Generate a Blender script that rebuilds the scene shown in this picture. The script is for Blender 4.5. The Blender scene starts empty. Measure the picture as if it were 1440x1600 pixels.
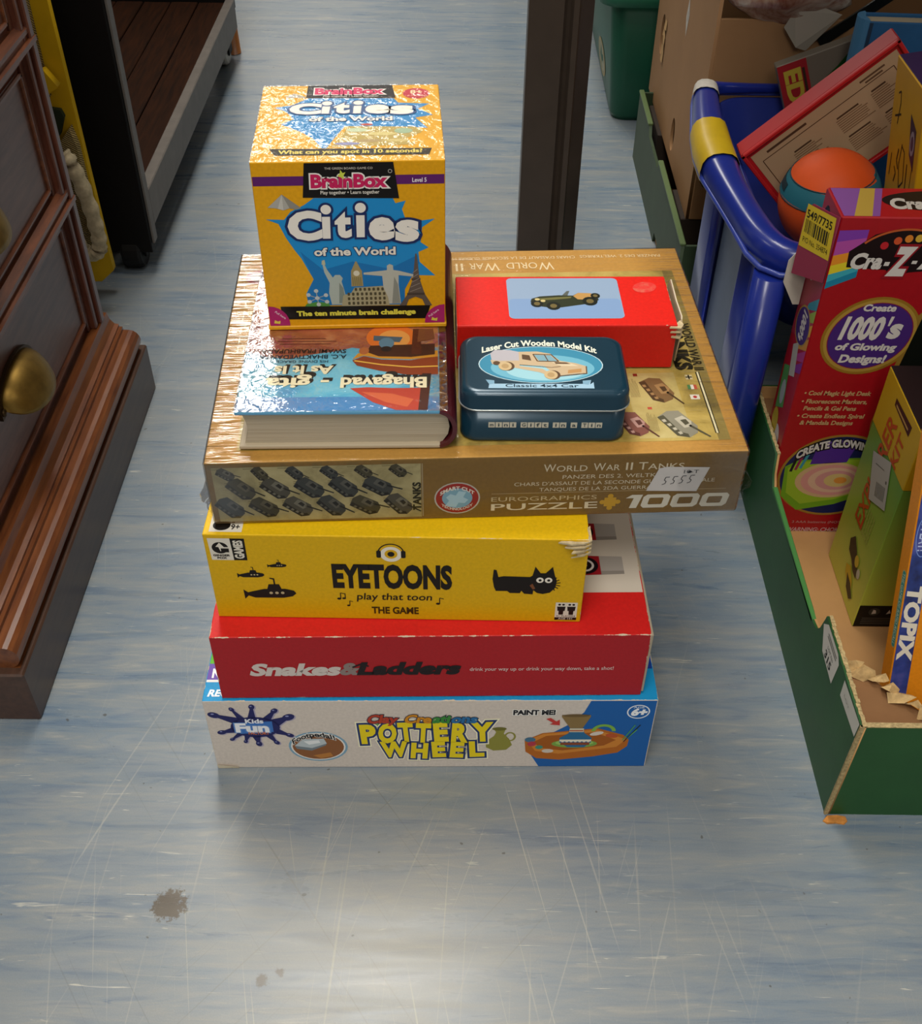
import bpy, bmesh, math, random
from mathutils import Vector, Matrix

random.seed(7)
PI = math.pi
sc = bpy.context.scene
COL = sc.collection

# ------------------------------------------------------------------ camera
cd = bpy.data.cameras.new('camera')
cd.sensor_fit = 'HORIZONTAL'
cd.sensor_width = 36.0
cd.lens = 1745.6 / 1440.0 * 36.0
cd.clip_start = 0.02
cam = bpy.data.objects.new('camera', cd)
COL.objects.link(cam)
pitch, roll = 0.752708, 0.0123439
fwd = Vector((0, math.cos(pitch), -math.sin(pitch)))
rt = Vector((1, 0, 0))
up = rt.cross(fwd)
r2 = rt * math.cos(roll) + up * math.sin(roll)
u2 = up * math.cos(roll) - rt * math.sin(roll)
m3 = Matrix((r2, u2, -fwd)).transposed()
cam.matrix_world = Matrix.Translation((0, 0, 0.7661)) @ m3.to_4x4()
sc.camera = cam

# ------------------------------------------------------------------ light
sc.view_settings.view_transform = 'Standard'
sc.view_settings.look = 'None'
sc.view_settings.gamma = 1.0
sc.view_settings.use_curve_mapping = False
sc.view_settings.exposure = 0.14

wd = bpy.data.worlds.new('shop_ambient')
sc.world = wd
wd.use_nodes = True
wd.node_tree.nodes['Background'].inputs[0].default_value = (1.0, 0.96, 0.90, 1)
wd.node_tree.nodes['Background'].inputs[1].default_value = 0.22


def strip_light(x, y, lx, ly, watts):
    ld = bpy.data.lights.new('ceiling_strip_light', 'AREA')
    ld.shape = 'RECTANGLE'
    ld.size, ld.size_y = lx, ly
    ld.energy = watts
    ld.color = (1.0, 0.95, 0.87)
    o = bpy.data.objects.new('ceiling_strip_light', ld)
    o.location = (x, y, 2.6)
    COL.objects.link(o)


strip_light(-0.27, 1.75, 0.60, 1.3, 40)
strip_light(-0.85, 3.90, 0.60, 1.4, 32)
strip_light(-0.85, 6.10, 0.60, 1.4, 26)
strip_light(-0.27, -0.45, 0.60, 1.3, 34)
strip_light(-0.27, -2.60, 0.60, 1.3, 30)
strip_light(2.4, 1.75, 0.60, 1.3, 14)
strip_light(2.4, -1.20, 0.60, 1.3, 12)
strip_light(-3.0, 1.75, 0.60, 1.3, 18)


# ------------------------------------------------------------------ materials
def lin(h, a=1.0):
    h = h.lstrip('#')
    out = []
    for i in (0, 2, 4):
        c = int(h[i:i + 2], 16) / 255.0
        out.append(c / 12.92 if c <= 0.04045 else ((c + 0.055) / 1.055) ** 2.4)
    return (out[0], out[1], out[2], a)


_mats = {}


def new_mat(name):
    m = bpy.data.materials.new(name)
    m.use_nodes = True
    return m, m.node_tree, m.node_tree.nodes['Principled BSDF']


def N(nt, kind, **kw):
    n = nt.nodes.new(kind)
    for k, v in kw.items():
        setattr(n, k, v)
    return n


def math_node(nt, op, a, b=None, c=None, clamp=False):
    n = nt.nodes.new('ShaderNodeMath')
    n.operation = op
    n.use_clamp = clamp
    for i, v in enumerate((a, b, c)):
        if v is None:
            continue
        if isinstance(v, (int, float)):
            n.inputs[i].default_value = v
        else:
            nt.links.new(v, n.inputs[i])
    return n.outputs[0]


def mix_col(nt, fac, a, b, mode='MIX'):
    n = nt.nodes.new('ShaderNodeMix')
    n.data_type = 'RGBA'
    n.blend_type = mode
    for sock, v in ((n.inputs[0], fac), (n.inputs[6], a), (n.inputs[7], b)):
        if isinstance(v, (int, float)):
            sock.default_value = v
        elif isinstance(v, tuple):
            sock.default_value = v
        else:
            nt.links.new(v, sock)
    return n.outputs[2]


def obj_coord(nt, scale=(1, 1, 1), rot=(0, 0, 0), loc=(0, 0, 0)):
    tc = nt.nodes.new('ShaderNodeTexCoord')
    mp = nt.nodes.new('ShaderNodeMapping')
    mp.inputs['Scale'].default_value = scale
    mp.inputs['Rotation'].default_value = rot
    mp.inputs['Location'].default_value = loc
    nt.links.new(tc.outputs['Object'], mp.inputs['Vector'])
    return mp.outputs[0]


def noise(nt, vec, scale, detail=3, rough=0.55, dist=0.0):
    n = nt.nodes.new('ShaderNodeTexNoise')
    n.inputs['Scale'].default_value = scale
    n.inputs['Detail'].default_value = detail
    n.inputs['Roughness'].default_value = rough
    n.inputs['Distortion'].default_value = dist
    nt.links.new(vec, n.inputs['Vector'])
    return n.outputs[0]


def ramp(nt, fac, stops, interp='LINEAR'):
    n = nt.nodes.new('ShaderNodeValToRGB')
    n.color_ramp.interpolation = interp
    el = n.color_ramp.elements
    while len(el) < len(stops):
        el.new(0.5)
    for e, (p, c) in zip(el, stops):
        e.position = p
        e.color = c
    nt.links.new(fac, n.inputs[0])
    return n.outputs[0]


def bump(nt, bsdf, height, strength, dist=0.001):
    b = nt.nodes.new('ShaderNodeBump')
    b.inputs['Strength'].default_value = strength
    b.inputs['Distance'].default_value = dist
    nt.links.new(height, b.inputs['Height'])
    nt.links.new(b.outputs[0], bsdf.inputs['Normal'])


def plain(col, rough=0.45, spec=0.4, metal=0.0, coat=0.0, var=0.0, vscale=60, bmp=0.0, bscale=300):
    key = ('plain', col, rough, spec, metal, coat, var, vscale, bmp, bscale)
    if key in _mats:
        return _mats[key]
    m, nt, b = new_mat('surface_' + col.strip('#'))
    b.inputs['Base Color'].default_value = lin(col)
    b.inputs['Roughness'].default_value = rough
    b.inputs['Specular IOR Level'].default_value = spec
    b.inputs['Metallic'].default_value = metal
    b.inputs['Coat Weight'].default_value = coat
    b.inputs['Coat Roughness'].default_value = 0.12
    if var or bmp:
        v = obj_coord(nt)
        if var:
            nz = noise(nt, v, vscale, 4)
            c = lin(col)
            d = tuple(x * (1 - var) for x in c[:3]) + (1,)
            e = tuple(min(1, x * (1 + var)) for x in c[:3]) + (1,)
            nt.links.new(ramp(nt, nz, [(0.3, d), (0.7, e)]), b.inputs['Base Color'])
        if bmp:
            bump(nt, b, noise(nt, v, bscale, 3), bmp)
    _mats[key] = m
    return m


def card(col, dims, rough=0.4, thr=0.0011, paper='#cdbfa6', spec=0.22, amp=0.006):
    """printed board for a carton of local size dims (x centred, y from 0, z from 0): fine mottling, rubbed edges."""
    m, nt, b = new_mat('printed_board')
    w, d, h = dims
    tc = N(nt, 'ShaderNodeTexCoord')
    sx = N(nt, 'ShaderNodeSeparateXYZ')
    nt.links.new(tc.outputs['Object'], sx.inputs[0])
    a = math_node(nt, 'SUBTRACT', w / 2, math_node(nt, 'ABSOLUTE', sx.outputs[0]))
    bb = math_node(nt, 'SUBTRACT', d / 2, math_node(nt, 'ABSOLUTE', math_node(nt, 'SUBTRACT', sx.outputs[1], d / 2)))
    c = math_node(nt, 'SUBTRACT', h / 2, math_node(nt, 'ABSOLUTE', math_node(nt, 'SUBTRACT', sx.outputs[2], h / 2)))
    mn = math_node(nt, 'MINIMUM', a, bb)
    mx = math_node(nt, 'MAXIMUM', a, bb)
    med = math_node(nt, 'MAXIMUM', mn, math_node(nt, 'MINIMUM', mx, c))
    nz = noise(nt, tc.outputs['Object'], 55, 5, 0.7)
    edge = math_node(nt, 'ADD', med, math_node(nt, 'MULTIPLY', math_node(nt, 'SUBTRACT', nz, 0.45), amp))
    mask = math_node(nt, 'LESS_THAN', edge, thr - 0.0007)
    tiny = noise(nt, tc.outputs['Object'], 420, 2)
    cl = lin(col)
    lo = tuple(x * 0.93 for x in cl[:3]) + (1,)
    hi = tuple(min(1, x * 1.06) for x in cl[:3]) + (1,)
    base = ramp(nt, tiny, [(0.3, lo), (0.7, hi)])
    nt.links.new(mix_col(nt, mask, base, lin(paper)), b.inputs['Base Color'])
    b.inputs['Roughness'].default_value = rough
    b.inputs['Specular IOR Level'].default_value = spec
    return m


def wood(c1, c2, rough=0.35, axis=(3, 26, 26), coat=0.25, name='wood', spec=0.5):
    key = (name, c1, c2, rough, axis)
    if key in _mats:
        return _mats[key]
    m, nt, b = new_mat(name)
    v = obj_coord(nt, axis)
    nz = noise(nt, v, 6, 6, 0.6, 0.4)
    nt.links.new(ramp(nt, nz, [(0.3, lin(c1)), (0.7, lin(c2))]), b.inputs['Base Color'])
    b.inputs['Roughness'].default_value = rough
    b.inputs['Coat Weight'].default_value = coat
    b.inputs['Coat Roughness'].default_value = 0.25
    b.inputs['Specular IOR Level'].default_value = spec
    bump(nt, b, nz, 0.06)
    _mats[key] = m
    return m


def film(name, axis=(30, 160, 60), strength=0.6, base=0.05, rough=0.16, gain=0.75, edge=None, detail=2.0):
    """clear shrink film: mostly see-through, glossy, wrinkled; edge=(half width, reach, extra gain) gathers the
    wrinkles towards the two ends, where the film was shrunk"""
    m, nt, b = new_mat(name)
    nt.nodes.remove(b)
    out = nt.nodes['Material Output']
    tr = N(nt, 'ShaderNodeBsdfTransparent')
    gl = N(nt, 'ShaderNodeBsdfGlossy')
    gl.inputs['Roughness'].default_value = rough
    fr = N(nt, 'ShaderNodeFresnel')
    fr.inputs['IOR'].default_value = 1.45
    mx = N(nt, 'ShaderNodeMixShader')
    v = obj_coord(nt, axis)
    nz = noise(nt, v, 1.0, detail, 0.5, 0.6)
    bp = N(nt, 'ShaderNodeBump')
    bp.inputs['Strength'].default_value = strength
    bp.inputs['Distance'].default_value = 0.004
    nt.links.new(nz, bp.inputs['Height'])
    nt.links.new(bp.outputs[0], gl.inputs['Normal'])
    nt.links.new(bp.outputs[0], fr.inputs['Normal'])
    g = gain
    if edge:
        hw, reach, extra = edge
        tc = N(nt, 'ShaderNodeTexCoord')
        sp = N(nt, 'ShaderNodeSeparateXYZ')
        nt.links.new(tc.outputs['Object'], sp.inputs[0])
        dist = math_node(nt, 'SUBTRACT', hw, math_node(nt, 'ABSOLUTE', sp.outputs[0]))
        wob = math_node(nt, 'MULTIPLY', math_node(nt, 'SUBTRACT', noise(nt, obj_coord(nt), 40, 2), 0.5), reach * 1.2)
        k = N(nt, 'ShaderNodeMapRange')
        k.inputs[1].default_value, k.inputs[2].default_value = 0.0, reach
        k.inputs[3].default_value, k.inputs[4].default_value = 1.0, 0.0
        nt.links.new(math_node(nt, 'ADD', dist, wob), k.inputs[0])
        g = math_node(nt, 'MULTIPLY_ADD', k.outputs[0], extra, gain)
    fac = math_node(nt, 'MULTIPLY', math_node(nt, 'ADD', fr.outputs[0], base - 0.03, clamp=True), g, clamp=True)
    nt.links.new(math_node(nt, 'MINIMUM', fac, 0.6), mx.inputs[0])
    nt.links.new(tr.outputs[0], mx.inputs[1])
    nt.links.new(gl.outputs[0], mx.inputs[2])
    nt.links.new(mx.outputs[0], out.inputs['Surface'])
    return m


# ------------------------------------------------------------------ mesh helpers
def mesh_obj(name, verts, faces, mats, parent=None, midx=None, smooth=False, loc=None, rot=None):
    me = bpy.data.meshes.new(name)
    me.from_pydata([tuple(v) for v in verts], [], [tuple(f) for f in faces])
    if not isinstance(mats, (list, tuple)):
        mats = [mats]
    for m in mats:
        me.materials.append(m)
    if midx:
        me.polygons.foreach_set('material_index', midx)
    if smooth:
        me.polygons.foreach_set('use_smooth', [True] * len(me.polygons))
    me.update()
    o = bpy.data.objects.new(name, me)
    COL.objects.link(o)
    if parent:
        o.parent = parent
    if loc:
        o.location = loc
    if rot:
        o.rotation_euler = rot
    return o


def bm_obj(name, bm, mats, parent=None, smooth=False, loc=None, rot=None, fix=True):
    if fix:
        bmesh.ops.recalc_face_normals(bm, faces=bm.faces[:])
    me = bpy.data.meshes.new(name)
    bm.to_mesh(me)
    bm.free()
    if not isinstance(mats, (list, tuple)):
        mats = [mats]
    for m in mats:
        me.materials.append(m)
    if smooth:
        me.polygons.foreach_set('use_smooth', [True] * len(me.polygons))
    me.update()
    o = bpy.data.objects.new(name, me)
    COL.objects.link(o)
    if parent:
        o.parent = parent
    if loc:
        o.location = loc
    if rot:
        o.rotation_euler = rot
    return o


def bm_box(bm, x0, x1, y0, y1, z0, z1, bevel=0.0, seg=1, mat=0):
    vs = [bm.verts.new((x, y, z)) for z in (z0, z1) for y in (y0, y1) for x in (x0, x1)]
    fs = []
    for q in ((0, 2, 3, 1), (4, 5, 7, 6), (0, 1, 5, 4), (2, 6, 7, 3), (0, 4, 6, 2), (1, 3, 7, 5)):
        f = bm.faces.new([vs[i] for i in q])
        f.material_index = mat
        fs.append(f)
    if bevel:
        es = list({e for f in fs for e in f.edges})
        bmesh.ops.bevel(bm, geom=es, offset=bevel, segments=seg, profile=0.5, affect='EDGES')
    return vs


def box(name, x0, x1, y0, y1, z0, z1, mat, parent=None, bevel=0.001, seg=1, loc=None, rot=None):
    bm = bmesh.new()
    bm_box(bm, x0, x1, y0, y1, z0, z1, bevel, seg)
    return bm_obj(name, bm, mat, parent, loc=loc, rot=rot)


def sweep(path, radius, seg=12, closed=False, section=None, caps=True):
    """tube along path; radius number or list; optional section list of (a,b) unit offsets"""
    n = len(path)
    P = [Vector(p) for p in path]
    if section is None:
        section = [(math.cos(2 * PI * i / seg), math.sin(2 * PI * i / seg)) for i in range(seg)]
    k = len(section)
    verts, faces = [], []
    for i in range(n):
        if closed:
            t = P[(i + 1) % n] - P[i - 1]
        else:
            t = P[min(i + 1, n - 1)] - P[max(i - 1, 0)]
        t.normalize()
        ref = Vector((0, 0, 1)) if abs(t.z) < 0.95 else Vector((0, 1, 0))
        a = t.cross(ref).normalized()
        b = a.cross(t).normalized()
        r = radius[i] if isinstance(radius, (list, tuple)) else radius
        for (s, q) in section:
            verts.append(P[i] + a * (s * r) + b * (q * r))
    for i in range(n if closed else n - 1):
        for j in range(k):
            i2, j2 = (i + 1) % n, (j + 1) % k
            faces.append((i * k + j, i * k + j2, i2 * k + j2, i2 * k + j))
    if not closed and caps:
        faces.append(tuple(range(k)))
        faces.append(tuple((n - 1) * k + j for j in reversed(range(k))))
    return verts, faces


def lathe(profile, seg=24, center=(0, 0, 0)):
    verts, faces = [], []
    for (r, z) in profile:
        for i in range(seg):
            a = 2 * PI * i / seg
            verts.append((center[0] + r * math.cos(a), center[1] + r * math.sin(a), center[2] + z))
    for i in range(len(profile) - 1):
        for j in range(seg):
            j2 = (j + 1) % seg
            faces.append((i * seg + j, i * seg + j2, (i + 1) * seg + j2, (i + 1) * seg + j))
    faces.append(tuple(reversed(range(seg))))
    faces.append(tuple((len(profile) - 1) * seg + j for j in range(seg)))
    return verts, faces


def plate(name, outline, holes, thick, mat, parent=None, matrix=None, bevel=0.0):
    """flat sheet with real holes: outline/holes are 2D lists in metres; thickness centred on local z"""
    cu = bpy.data.curves.new(name, 'CURVE')
    cu.dimensions = '2D'
    cu.fill_mode = 'BOTH'
    cu.extrude = thick / 2
    for lp in [outline] + list(holes):
        sp = cu.splines.new('POLY')
        sp.points.add(len(lp) - 1)
        for p, q in zip(sp.points, lp):
            p.co = (q[0], q[1], 0, 1)
        sp.use_cyclic_u = True
    t = bpy.data.objects.new(name, cu)
    me = bpy.data.meshes.new_from_object(t)
    me.name = name
    bpy.data.objects.remove(t)
    bpy.data.curves.remove(cu)
    me.materials.clear()
    me.materials.append(mat)
    if matrix is not None:
        me.transform(matrix)
    me.update()
    o = bpy.data.objects.new(name, me)
    COL.objects.link(o)
    if parent:
        o.parent = parent
    return o


def basis(o, U, V):
    U, V = Vector(U).normalized(), Vector(V).normalized()
    W = U.cross(V)
    m = Matrix((U, V, W)).transposed().to_4x4()
    m.translation = Vector(o)
    return m


def thing(name, label, cat, loc=(0, 0, 0), rot=(0, 0, 0), group=None):
    o = bpy.data.objects.new(name, None)
    o.empty_display_size = 0.02
    COL.objects.link(o)
    o.location = loc
    o.rotation_euler = rot
    o['label'] = label
    o['category'] = cat
    if group:
        o['group'] = group
    return o


def tag(o, label, cat, group=None):
    o['label'] = label
    o['category'] = cat
    if group:
        o['group'] = group
    return o


def part_label(o, label):
    o['label'] = label
    return o


# ------------------------------------------------------------------ printing on flat faces (units mm)
_glyph = {}


def glyphs(s, off):
    k = (s, round(off, 4))
    if k not in _glyph:
        cu = bpy.data.curves.new('lettering', 'FONT')
        cu.body = s
        cu.resolution_u = 3
        cu.offset = off
        cu.fill_mode = 'FRONT'
        o = bpy.data.objects.new('lettering', cu)
        me = o.to_mesh()
        v = [(p.co.x, p.co.y) for p in me.vertices]
        f = [tuple(p.vertices) for p in me.polygons]
        o.to_mesh_clear()
        bpy.data.objects.remove(o)
        bpy.data.curves.remove(cu)
        _glyph[k] = (v, f)
    return _glyph[k]


CAP = 0.682


class Print:
    def __init__(s, parent, origin, U, V, rough=0.4, base=0.12, step=0.07, spec=0.2):
        s.parent, s.o = parent, Vector(origin)
        s.U, s.V = Vector(U), Vector(V)
        s.W = s.U.cross(s.V)
        s.rough, s.base, s.step, s.spec = rough, base, step, spec
        s.parts = {}

    def add(s, pts, faces, col, part, layer):
        P = s.parts.setdefault(part, dict(v=[], f=[], m=[], mats=[]))
        mat = col if not isinstance(col, str) else plain(col, s.rough, s.spec)
        if mat not in P['mats']:
            P['mats'].append(mat)
        mi = P['mats'].index(mat)
        k = len(P['v'])
        h = s.base + s.step * layer
        for (x, y) in pts:
            P['v'].append(s.o + (s.U * x + s.V * y + s.W * h) * 0.001)
        for f in faces:
            P['f'].append(tuple(i + k for i in f))
            P['m'].append(mi)

    def poly(s, pts, col, part, layer=0):
        a = sum(p[0] * q[1] - q[0] * p[1] for p, q in zip(pts, list(pts[1:]) + [pts[0]]))
        if a < 0:
            pts = list(reversed(pts))
        s.add(pts, [tuple(range(len(pts)))], col, part, layer)

    def rect(s, x0, y0, x1, y1, col, part, layer=0):
        s.poly([(x0, y0), (x1, y0), (x1, y1), (x0, y1)], col, part, layer)

    def rrect(s, x0, y0, x1, y1, r, col, part, layer=0):
        pts = []
        for cx, cy, a0 in ((x1 - r, y0 + r, -90), (x1 - r, y1 - r, 0), (x0 + r, y1 - r, 90), (x0 + r, y0 + r, 180)):
            for k in range(5):
                a = math.radians(a0 + k * 22.5)
                pts.append((cx + r * math.cos(a), cy + r * math.sin(a)))
        s.poly(pts, col, part, layer)

    def ell(s, cx, cy, rx, ry, col, part, layer=0, n=28, rot=0.0, a0=0, a1=360):
        pts = []
        for i in range(n + (a1 - a0 < 360)):
            a = math.radians(a0 + (a1 - a0) * i / n)
            x, y = rx * math.cos(a), ry * math.sin(a)
            pts.append((cx + x * math.cos(rot) - y * math.sin(rot), cy + x * math.sin(rot) + y * math.cos(rot)))
        s.poly(pts, col, part, layer)

    def ring(s, cx, cy, rx, ry, w, col, part, layer=0, n=28, a0=0, a1=360, rot=0.0):
        pts, fs = [], []
        m = n + (a1 - a0 < 360)
        for i in range(m):
            a = math.radians(a0 + (a1 - a0) * i / n)
            for q in (0, w):
                x, y = (rx - q) * math.cos(a), (ry - q) * math.sin(a)
                pts.append((cx + x * math.cos(rot) - y * math.sin(rot), cy + x * math.sin(rot) + y * math.cos(rot)))
        for i in range(n if m == n else n):
            j = (i + 1) % m
            fs.append((2 * i + 1, 2 * i, 2 * j, 2 * j + 1))
        s.add(pts, fs, col, part, layer)

    def line(s, pts, w, col, part, layer=0):
        for (a, b) in zip(pts[:-1], pts[1:]):
            d = Vector((b[0] - a[0], b[1] - a[1]))
            if d.length < 1e-6:
                continue
            d.normalize()
            n = Vector((-d.y, d.x)) * (w / 2)
            s.poly([(a[0] - n.x, a[1] - n.y), (b[0] - n.x, b[1] - n.y), (b[0] + n.x, b[1] + n.y), (a[0] + n.x, a[1] + n.y)], col, part, layer)

    def text(s, t, x0, y0, x1, y1, col, part, layer=3, bold=0.0, shear=0.0, rot=0.0, outline=None, fit='cap', arc=0.0, flip=False, pivot=None):
        """t fills x0..x1; y0 baseline, y1 cap line ('cap') or ink box ('box'); arc bends by that many mm at the ends"""
        jobs = []
        if outline:
            for i, (oc, ow) in enumerate(outline):
                jobs.append((oc, bold + ow, layer - (len(outline) - i) * 0.6))
        jobs.append((col, bold, layer))
        v, f = glyphs(t, bold)
        if not v:
            return
        gx0, gx1 = min(p[0] for p in v), max(p[0] for p in v)
        if fit == 'cap':
            gy0, gy1 = 0.0, CAP
        else:
            gy0, gy1 = min(p[1] for p in v), max(p[1] for p in v)
        sx, sy = (x1 - x0) / (gx1 - gx0), (y1 - y0) / (gy1 - gy0)
        cx, cy = pivot if pivot else ((x0 + x1) / 2, (y0 + y1) / 2)
        for (c, off, ly) in jobs:
            v, f = glyphs(t, off)
            out = []
            for (px, py) in v:
                x, y = x0 + (px - gx0) * sx, y0 + (py - gy0) * sy
                x += shear * (y - y0)
                if arc:
                    q = (x - (x0 + x1) / 2) / ((x1 - x0) / 2)
                    y -= arc * q * q
                if flip:
                    x, y = 2 * cx - x, 2 * cy - y
                if rot:
                    dx, dy = x - cx, y - cy
                    x, y = cx + dx * math.cos(rot) - dy * math.sin(rot), cy + dx * math.sin(rot) + dy * math.cos(rot)
                out.append((x, y))
            s.add(out, f, c, part, ly)

    def vtext(s, t, x0, y0, x1, y1, col, part, layer=3, up=False, **kw):
        """text running along v: fills y0..y1 lengthwise and x0..x1 in height"""
        cx, cy = (x0 + x1) / 2, (y0 + y1) / 2
        L, Hh = y1 - y0, x1 - x0
        s.text(t, cx - L / 2, cy - Hh / 2, cx + L / 2, cy + Hh / 2, col, part, layer, rot=(PI / 2 if up else -PI / 2), pivot=(cx, cy), **kw)

    def tank(s, cx, cy, size, ang, hull, dark, light, part, layer=1):
        def T(pts):
            ca, sa = math.cos(ang), math.sin(ang)
            return [(cx + size * (x * ca - y * sa), cy + size * (x * sa + y * ca)) for x, y in pts]
        s.poly(T([(-.5, -.30), (.30, -.38), (.52, -.18), (.50, .10), (.30, .28), (-.40, .30), (-.55, .05)]), hull, part, layer)
        s.poly(T([(-.5, -.30), (.30, -.38), (.52, -.18), (.40, -.12), (.25, -.22), (-.48, -.12)]), dark, part, layer + 1)
        for k in range(4):
            x = -.36 + k * .19
            s.poly(T([(x, -.29), (x + .1, -.30), (x + .12, -.22), (x + .02, -.20)]), light, part, layer + 2)
        s.poly(T([(-.22, .0), (.18, -.04), (.24, .14), (.08, .28), (-.2, .24)]), light, part, layer + 1)
        s.poly(T([(-.1, .08), (.12, .05), (.12, .18), (-.05, .22)]), dark, part, layer + 2)
        s.poly(T([(.18, .10), (.78, .22), (.78, .27), (.17, .17)]), dark, part, layer + 1)

    def build(s):
        for n, P in s.parts.items():
            mesh_obj(n.split('#')[0], P['v'], P['f'], P['mats'], s.parent, P['m'])


def front_print(t, w, **kw):
    return Print(t, (-w / 2, 0, 0), (1, 0, 0), (0, 0, 1), **kw)


def top_print(t, w, h, **kw):
    return Print(t, (-w / 2, 0, h), (1, 0, 0), (0, 1, 0), **kw)


def carton(name, t, w, d, h, mats_by_face, bevel=0.0008):
    """closed carton body; mats_by_face = [all, front, top] materials"""
    bm = bmesh.new()
    bm_box(bm, -w / 2, w / 2, 0, d, 0, h, bevel, 2)
    bm.normal_update()
    bmesh.ops.recalc_face_normals(bm, faces=bm.faces[:])
    for f in bm.faces:
        n = f.normal
        f.material_index = 1 if n.y < -0.7 else (2 if n.z > 0.7 else 0)
    return bm_obj(name, bm, mats_by_face, t, fix=False)


# ------------------------------------------------------------------ floor
def floor_material():
    m, nt, b = new_mat('marbled_vinyl')
    v1 = obj_coord(nt, (5, 42, 1))
    v2 = obj_coord(nt, (14, 120, 1), (0, 0, 0.04))
    v3 = obj_coord(nt, (1, 1, 1))
    n1 = noise(nt, v1, 1.0, 6, 0.62, 0.9)
    n2 = noise(nt, v2, 1.0, 4, 0.6, 1.2)
    n3 = noise(nt, v3, 2.6, 3, 0.5)
    n4 = noise(nt, v3, 900, 2)
    c1 = ramp(nt, n1, [(0.26, lin('#5b7189')), (0.42, lin('#768796')), (0.56, lin('#899298')), (0.75, lin('#9c9b94'))])
    c2 = ramp(nt, n2, [(0.32, lin('#566f8c')), (0.46, lin('#7a8a98')), (0.60, lin('#8d9496')), (0.72, lin('#b3b0a5'))])
    c = mix_col(nt, 0.45, c1, c2)
    c = mix_col(nt, math_node(nt, 'MULTIPLY', ramp(nt, n3, [(0.4, (0, 0, 0, 1)), (0.65, (1, 1, 1, 1))]), 0.45), c, lin('#8d8c85'))
    # bright and dark flecks along the marbling
    fl = noise(nt, obj_coord(nt, (20, 230, 1), (0, 0, -0.05), (3, 1, 0)), 1.0, 3, 0.6, 1.5)
    c = mix_col(nt, ramp(nt, fl, [(0.66, (0, 0, 0, 1)), (0.74, (0.7, 0.7, 0.7, 1))]), c, lin('#cfccbd'))
    fl2 = noise(nt, obj_coord(nt, (16, 190, 1), (0, 0, 0.07), (7, 5, 0)), 1.0, 3, 0.6, 1.5)
    c = mix_col(nt, ramp(nt, fl2, [(0.66, (0, 0, 0, 1)), (0.76, (0.6, 0.6, 0.6, 1))]), c, lin('#576c86'))
    # long hairline scratches
    for ang, sd, colr, amt in ((1.35, 0, '#d6cfba', 0.55), (1.9, 4, '#d2ccba', 0.5), (0.95, 9, '#5b5d5b', 0.45), (2.3, 14, '#6a685f', 0.45), (1.62, 21, '#c9c2ae', 0.5)):
        sv = obj_coord(nt, (3.2, 330, 1), (0, 0, -ang), (sd, sd * 2.3, 0))
        # mapping rotates after scaling, so rotate first with its own mapping
        tc = N(nt, 'ShaderNodeTexCoord')
        mp = N(nt, 'ShaderNodeMapping')
        mp.inputs['Rotation'].default_value = (0, 0, ang)
        nt.links.new(tc.outputs['Object'], mp.inputs[0])
        mp2 = N(nt, 'ShaderNodeMapping')
        mp2.inputs['Scale'].default_value = (4.0, 420, 1)
        mp2.inputs['Location'].default_value = (sd, sd * 1.7, 0)
        nt.links.new(mp.outputs[0], mp2.inputs[0])
        s = noise(nt, mp2.outputs[0], 1.0, 1, 0.4)
        k = ramp(nt, s, [(0.70, (0, 0, 0, 1)), (0.735, (1, 1, 1, 1))])
        gate = ramp(nt, noise(nt, obj_coord(nt, (1, 1, 1), (0, 0, 0), (sd, 0, 0)), 3.0, 2), [(0.36, (0, 0, 0, 1)), (0.55, (1, 1, 1, 1))])
        wd_ = N(nt, 'ShaderNodeVectorMath', operation='DISTANCE')
        nt.links.new(tc.outputs['Object'], wd_.inputs[0])
        wd_.inputs[1].default_value = (-0.08, 0.39, 0)
        near = N(nt, 'ShaderNodeMapRange')
        near.inputs[1].default_value, near.inputs[2].default_value = 0.10, 0.30
        near.inputs[3].default_value, near.inputs[4].default_value = 0.8, 0.18
        nt.links.new(wd_.outputs['Value'], near.inputs[0])
        amount = math_node(nt, 'MULTIPLY', near.outputs[0], amt)
        c = mix_col(nt, math_node(nt, 'MULTIPLY', math_node(nt, 'MULTIPLY', k, gate), amount), c, lin(colr))
    # lamp reflection painted as a pale patch, and the brown stain on the near floor
    tc = N(nt, 'ShaderNodeTexCoord')

    def spot(x, y, r0, r1, nscale, namp):
        d = N(nt, 'ShaderNodeVectorMath', operation='DISTANCE')
        nt.links.new(tc.outputs['Object'], d.inputs[0])
        d.inputs[1].default_value = (x, y, 0)
        nn = noise(nt, tc.outputs['Object'], nscale, 4, 0.7)
        q = math_node(nt, 'ADD', d.outputs['Value'], math_node(nt, 'MULTIPLY', math_node(nt, 'SUBTRACT', nn, 0.5), namp))
        mr = N(nt, 'ShaderNodeMapRange')
        mr.inputs[1].default_value, mr.inputs[2].default_value = r0, r1
        mr.inputs[3].default_value, mr.inputs[4].default_value = 1, 0
        nt.links.new(q, mr.inputs[0])
        return mr.outputs[0]
    c = mix_col(nt, math_node(nt, 'MULTIPLY', spot(-0.06, 0.375, 0.03, 0.17, 25, 0.10), 0.35), c, lin('#aca48e'))
    c = mix_col(nt, math_node(nt, 'MULTIPLY', spot(-0.2085, 0.3960, 0.010, 0.013, 170, 0.030), 0.85), c, lin('#54452c'))
    c = mix_col(nt, math_node(nt, 'MULTIPLY', spot(-0.134, 0.3415, 0.003, 0.005, 300, 0.010), 0.7), c, lin('#5d4d34'))
    c = mix_col(nt, math_node(nt, 'MULTIPLY', spot(-0.122, 0.347, 0.002, 0.0035, 300, 0.008), 0.7), c, lin('#5d4d34'))
    # dust specks
    sp = noise(nt, obj_coord(nt, (1, 1, 1), (0, 0, 0), (2, 3, 0)), 130, 1)
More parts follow.
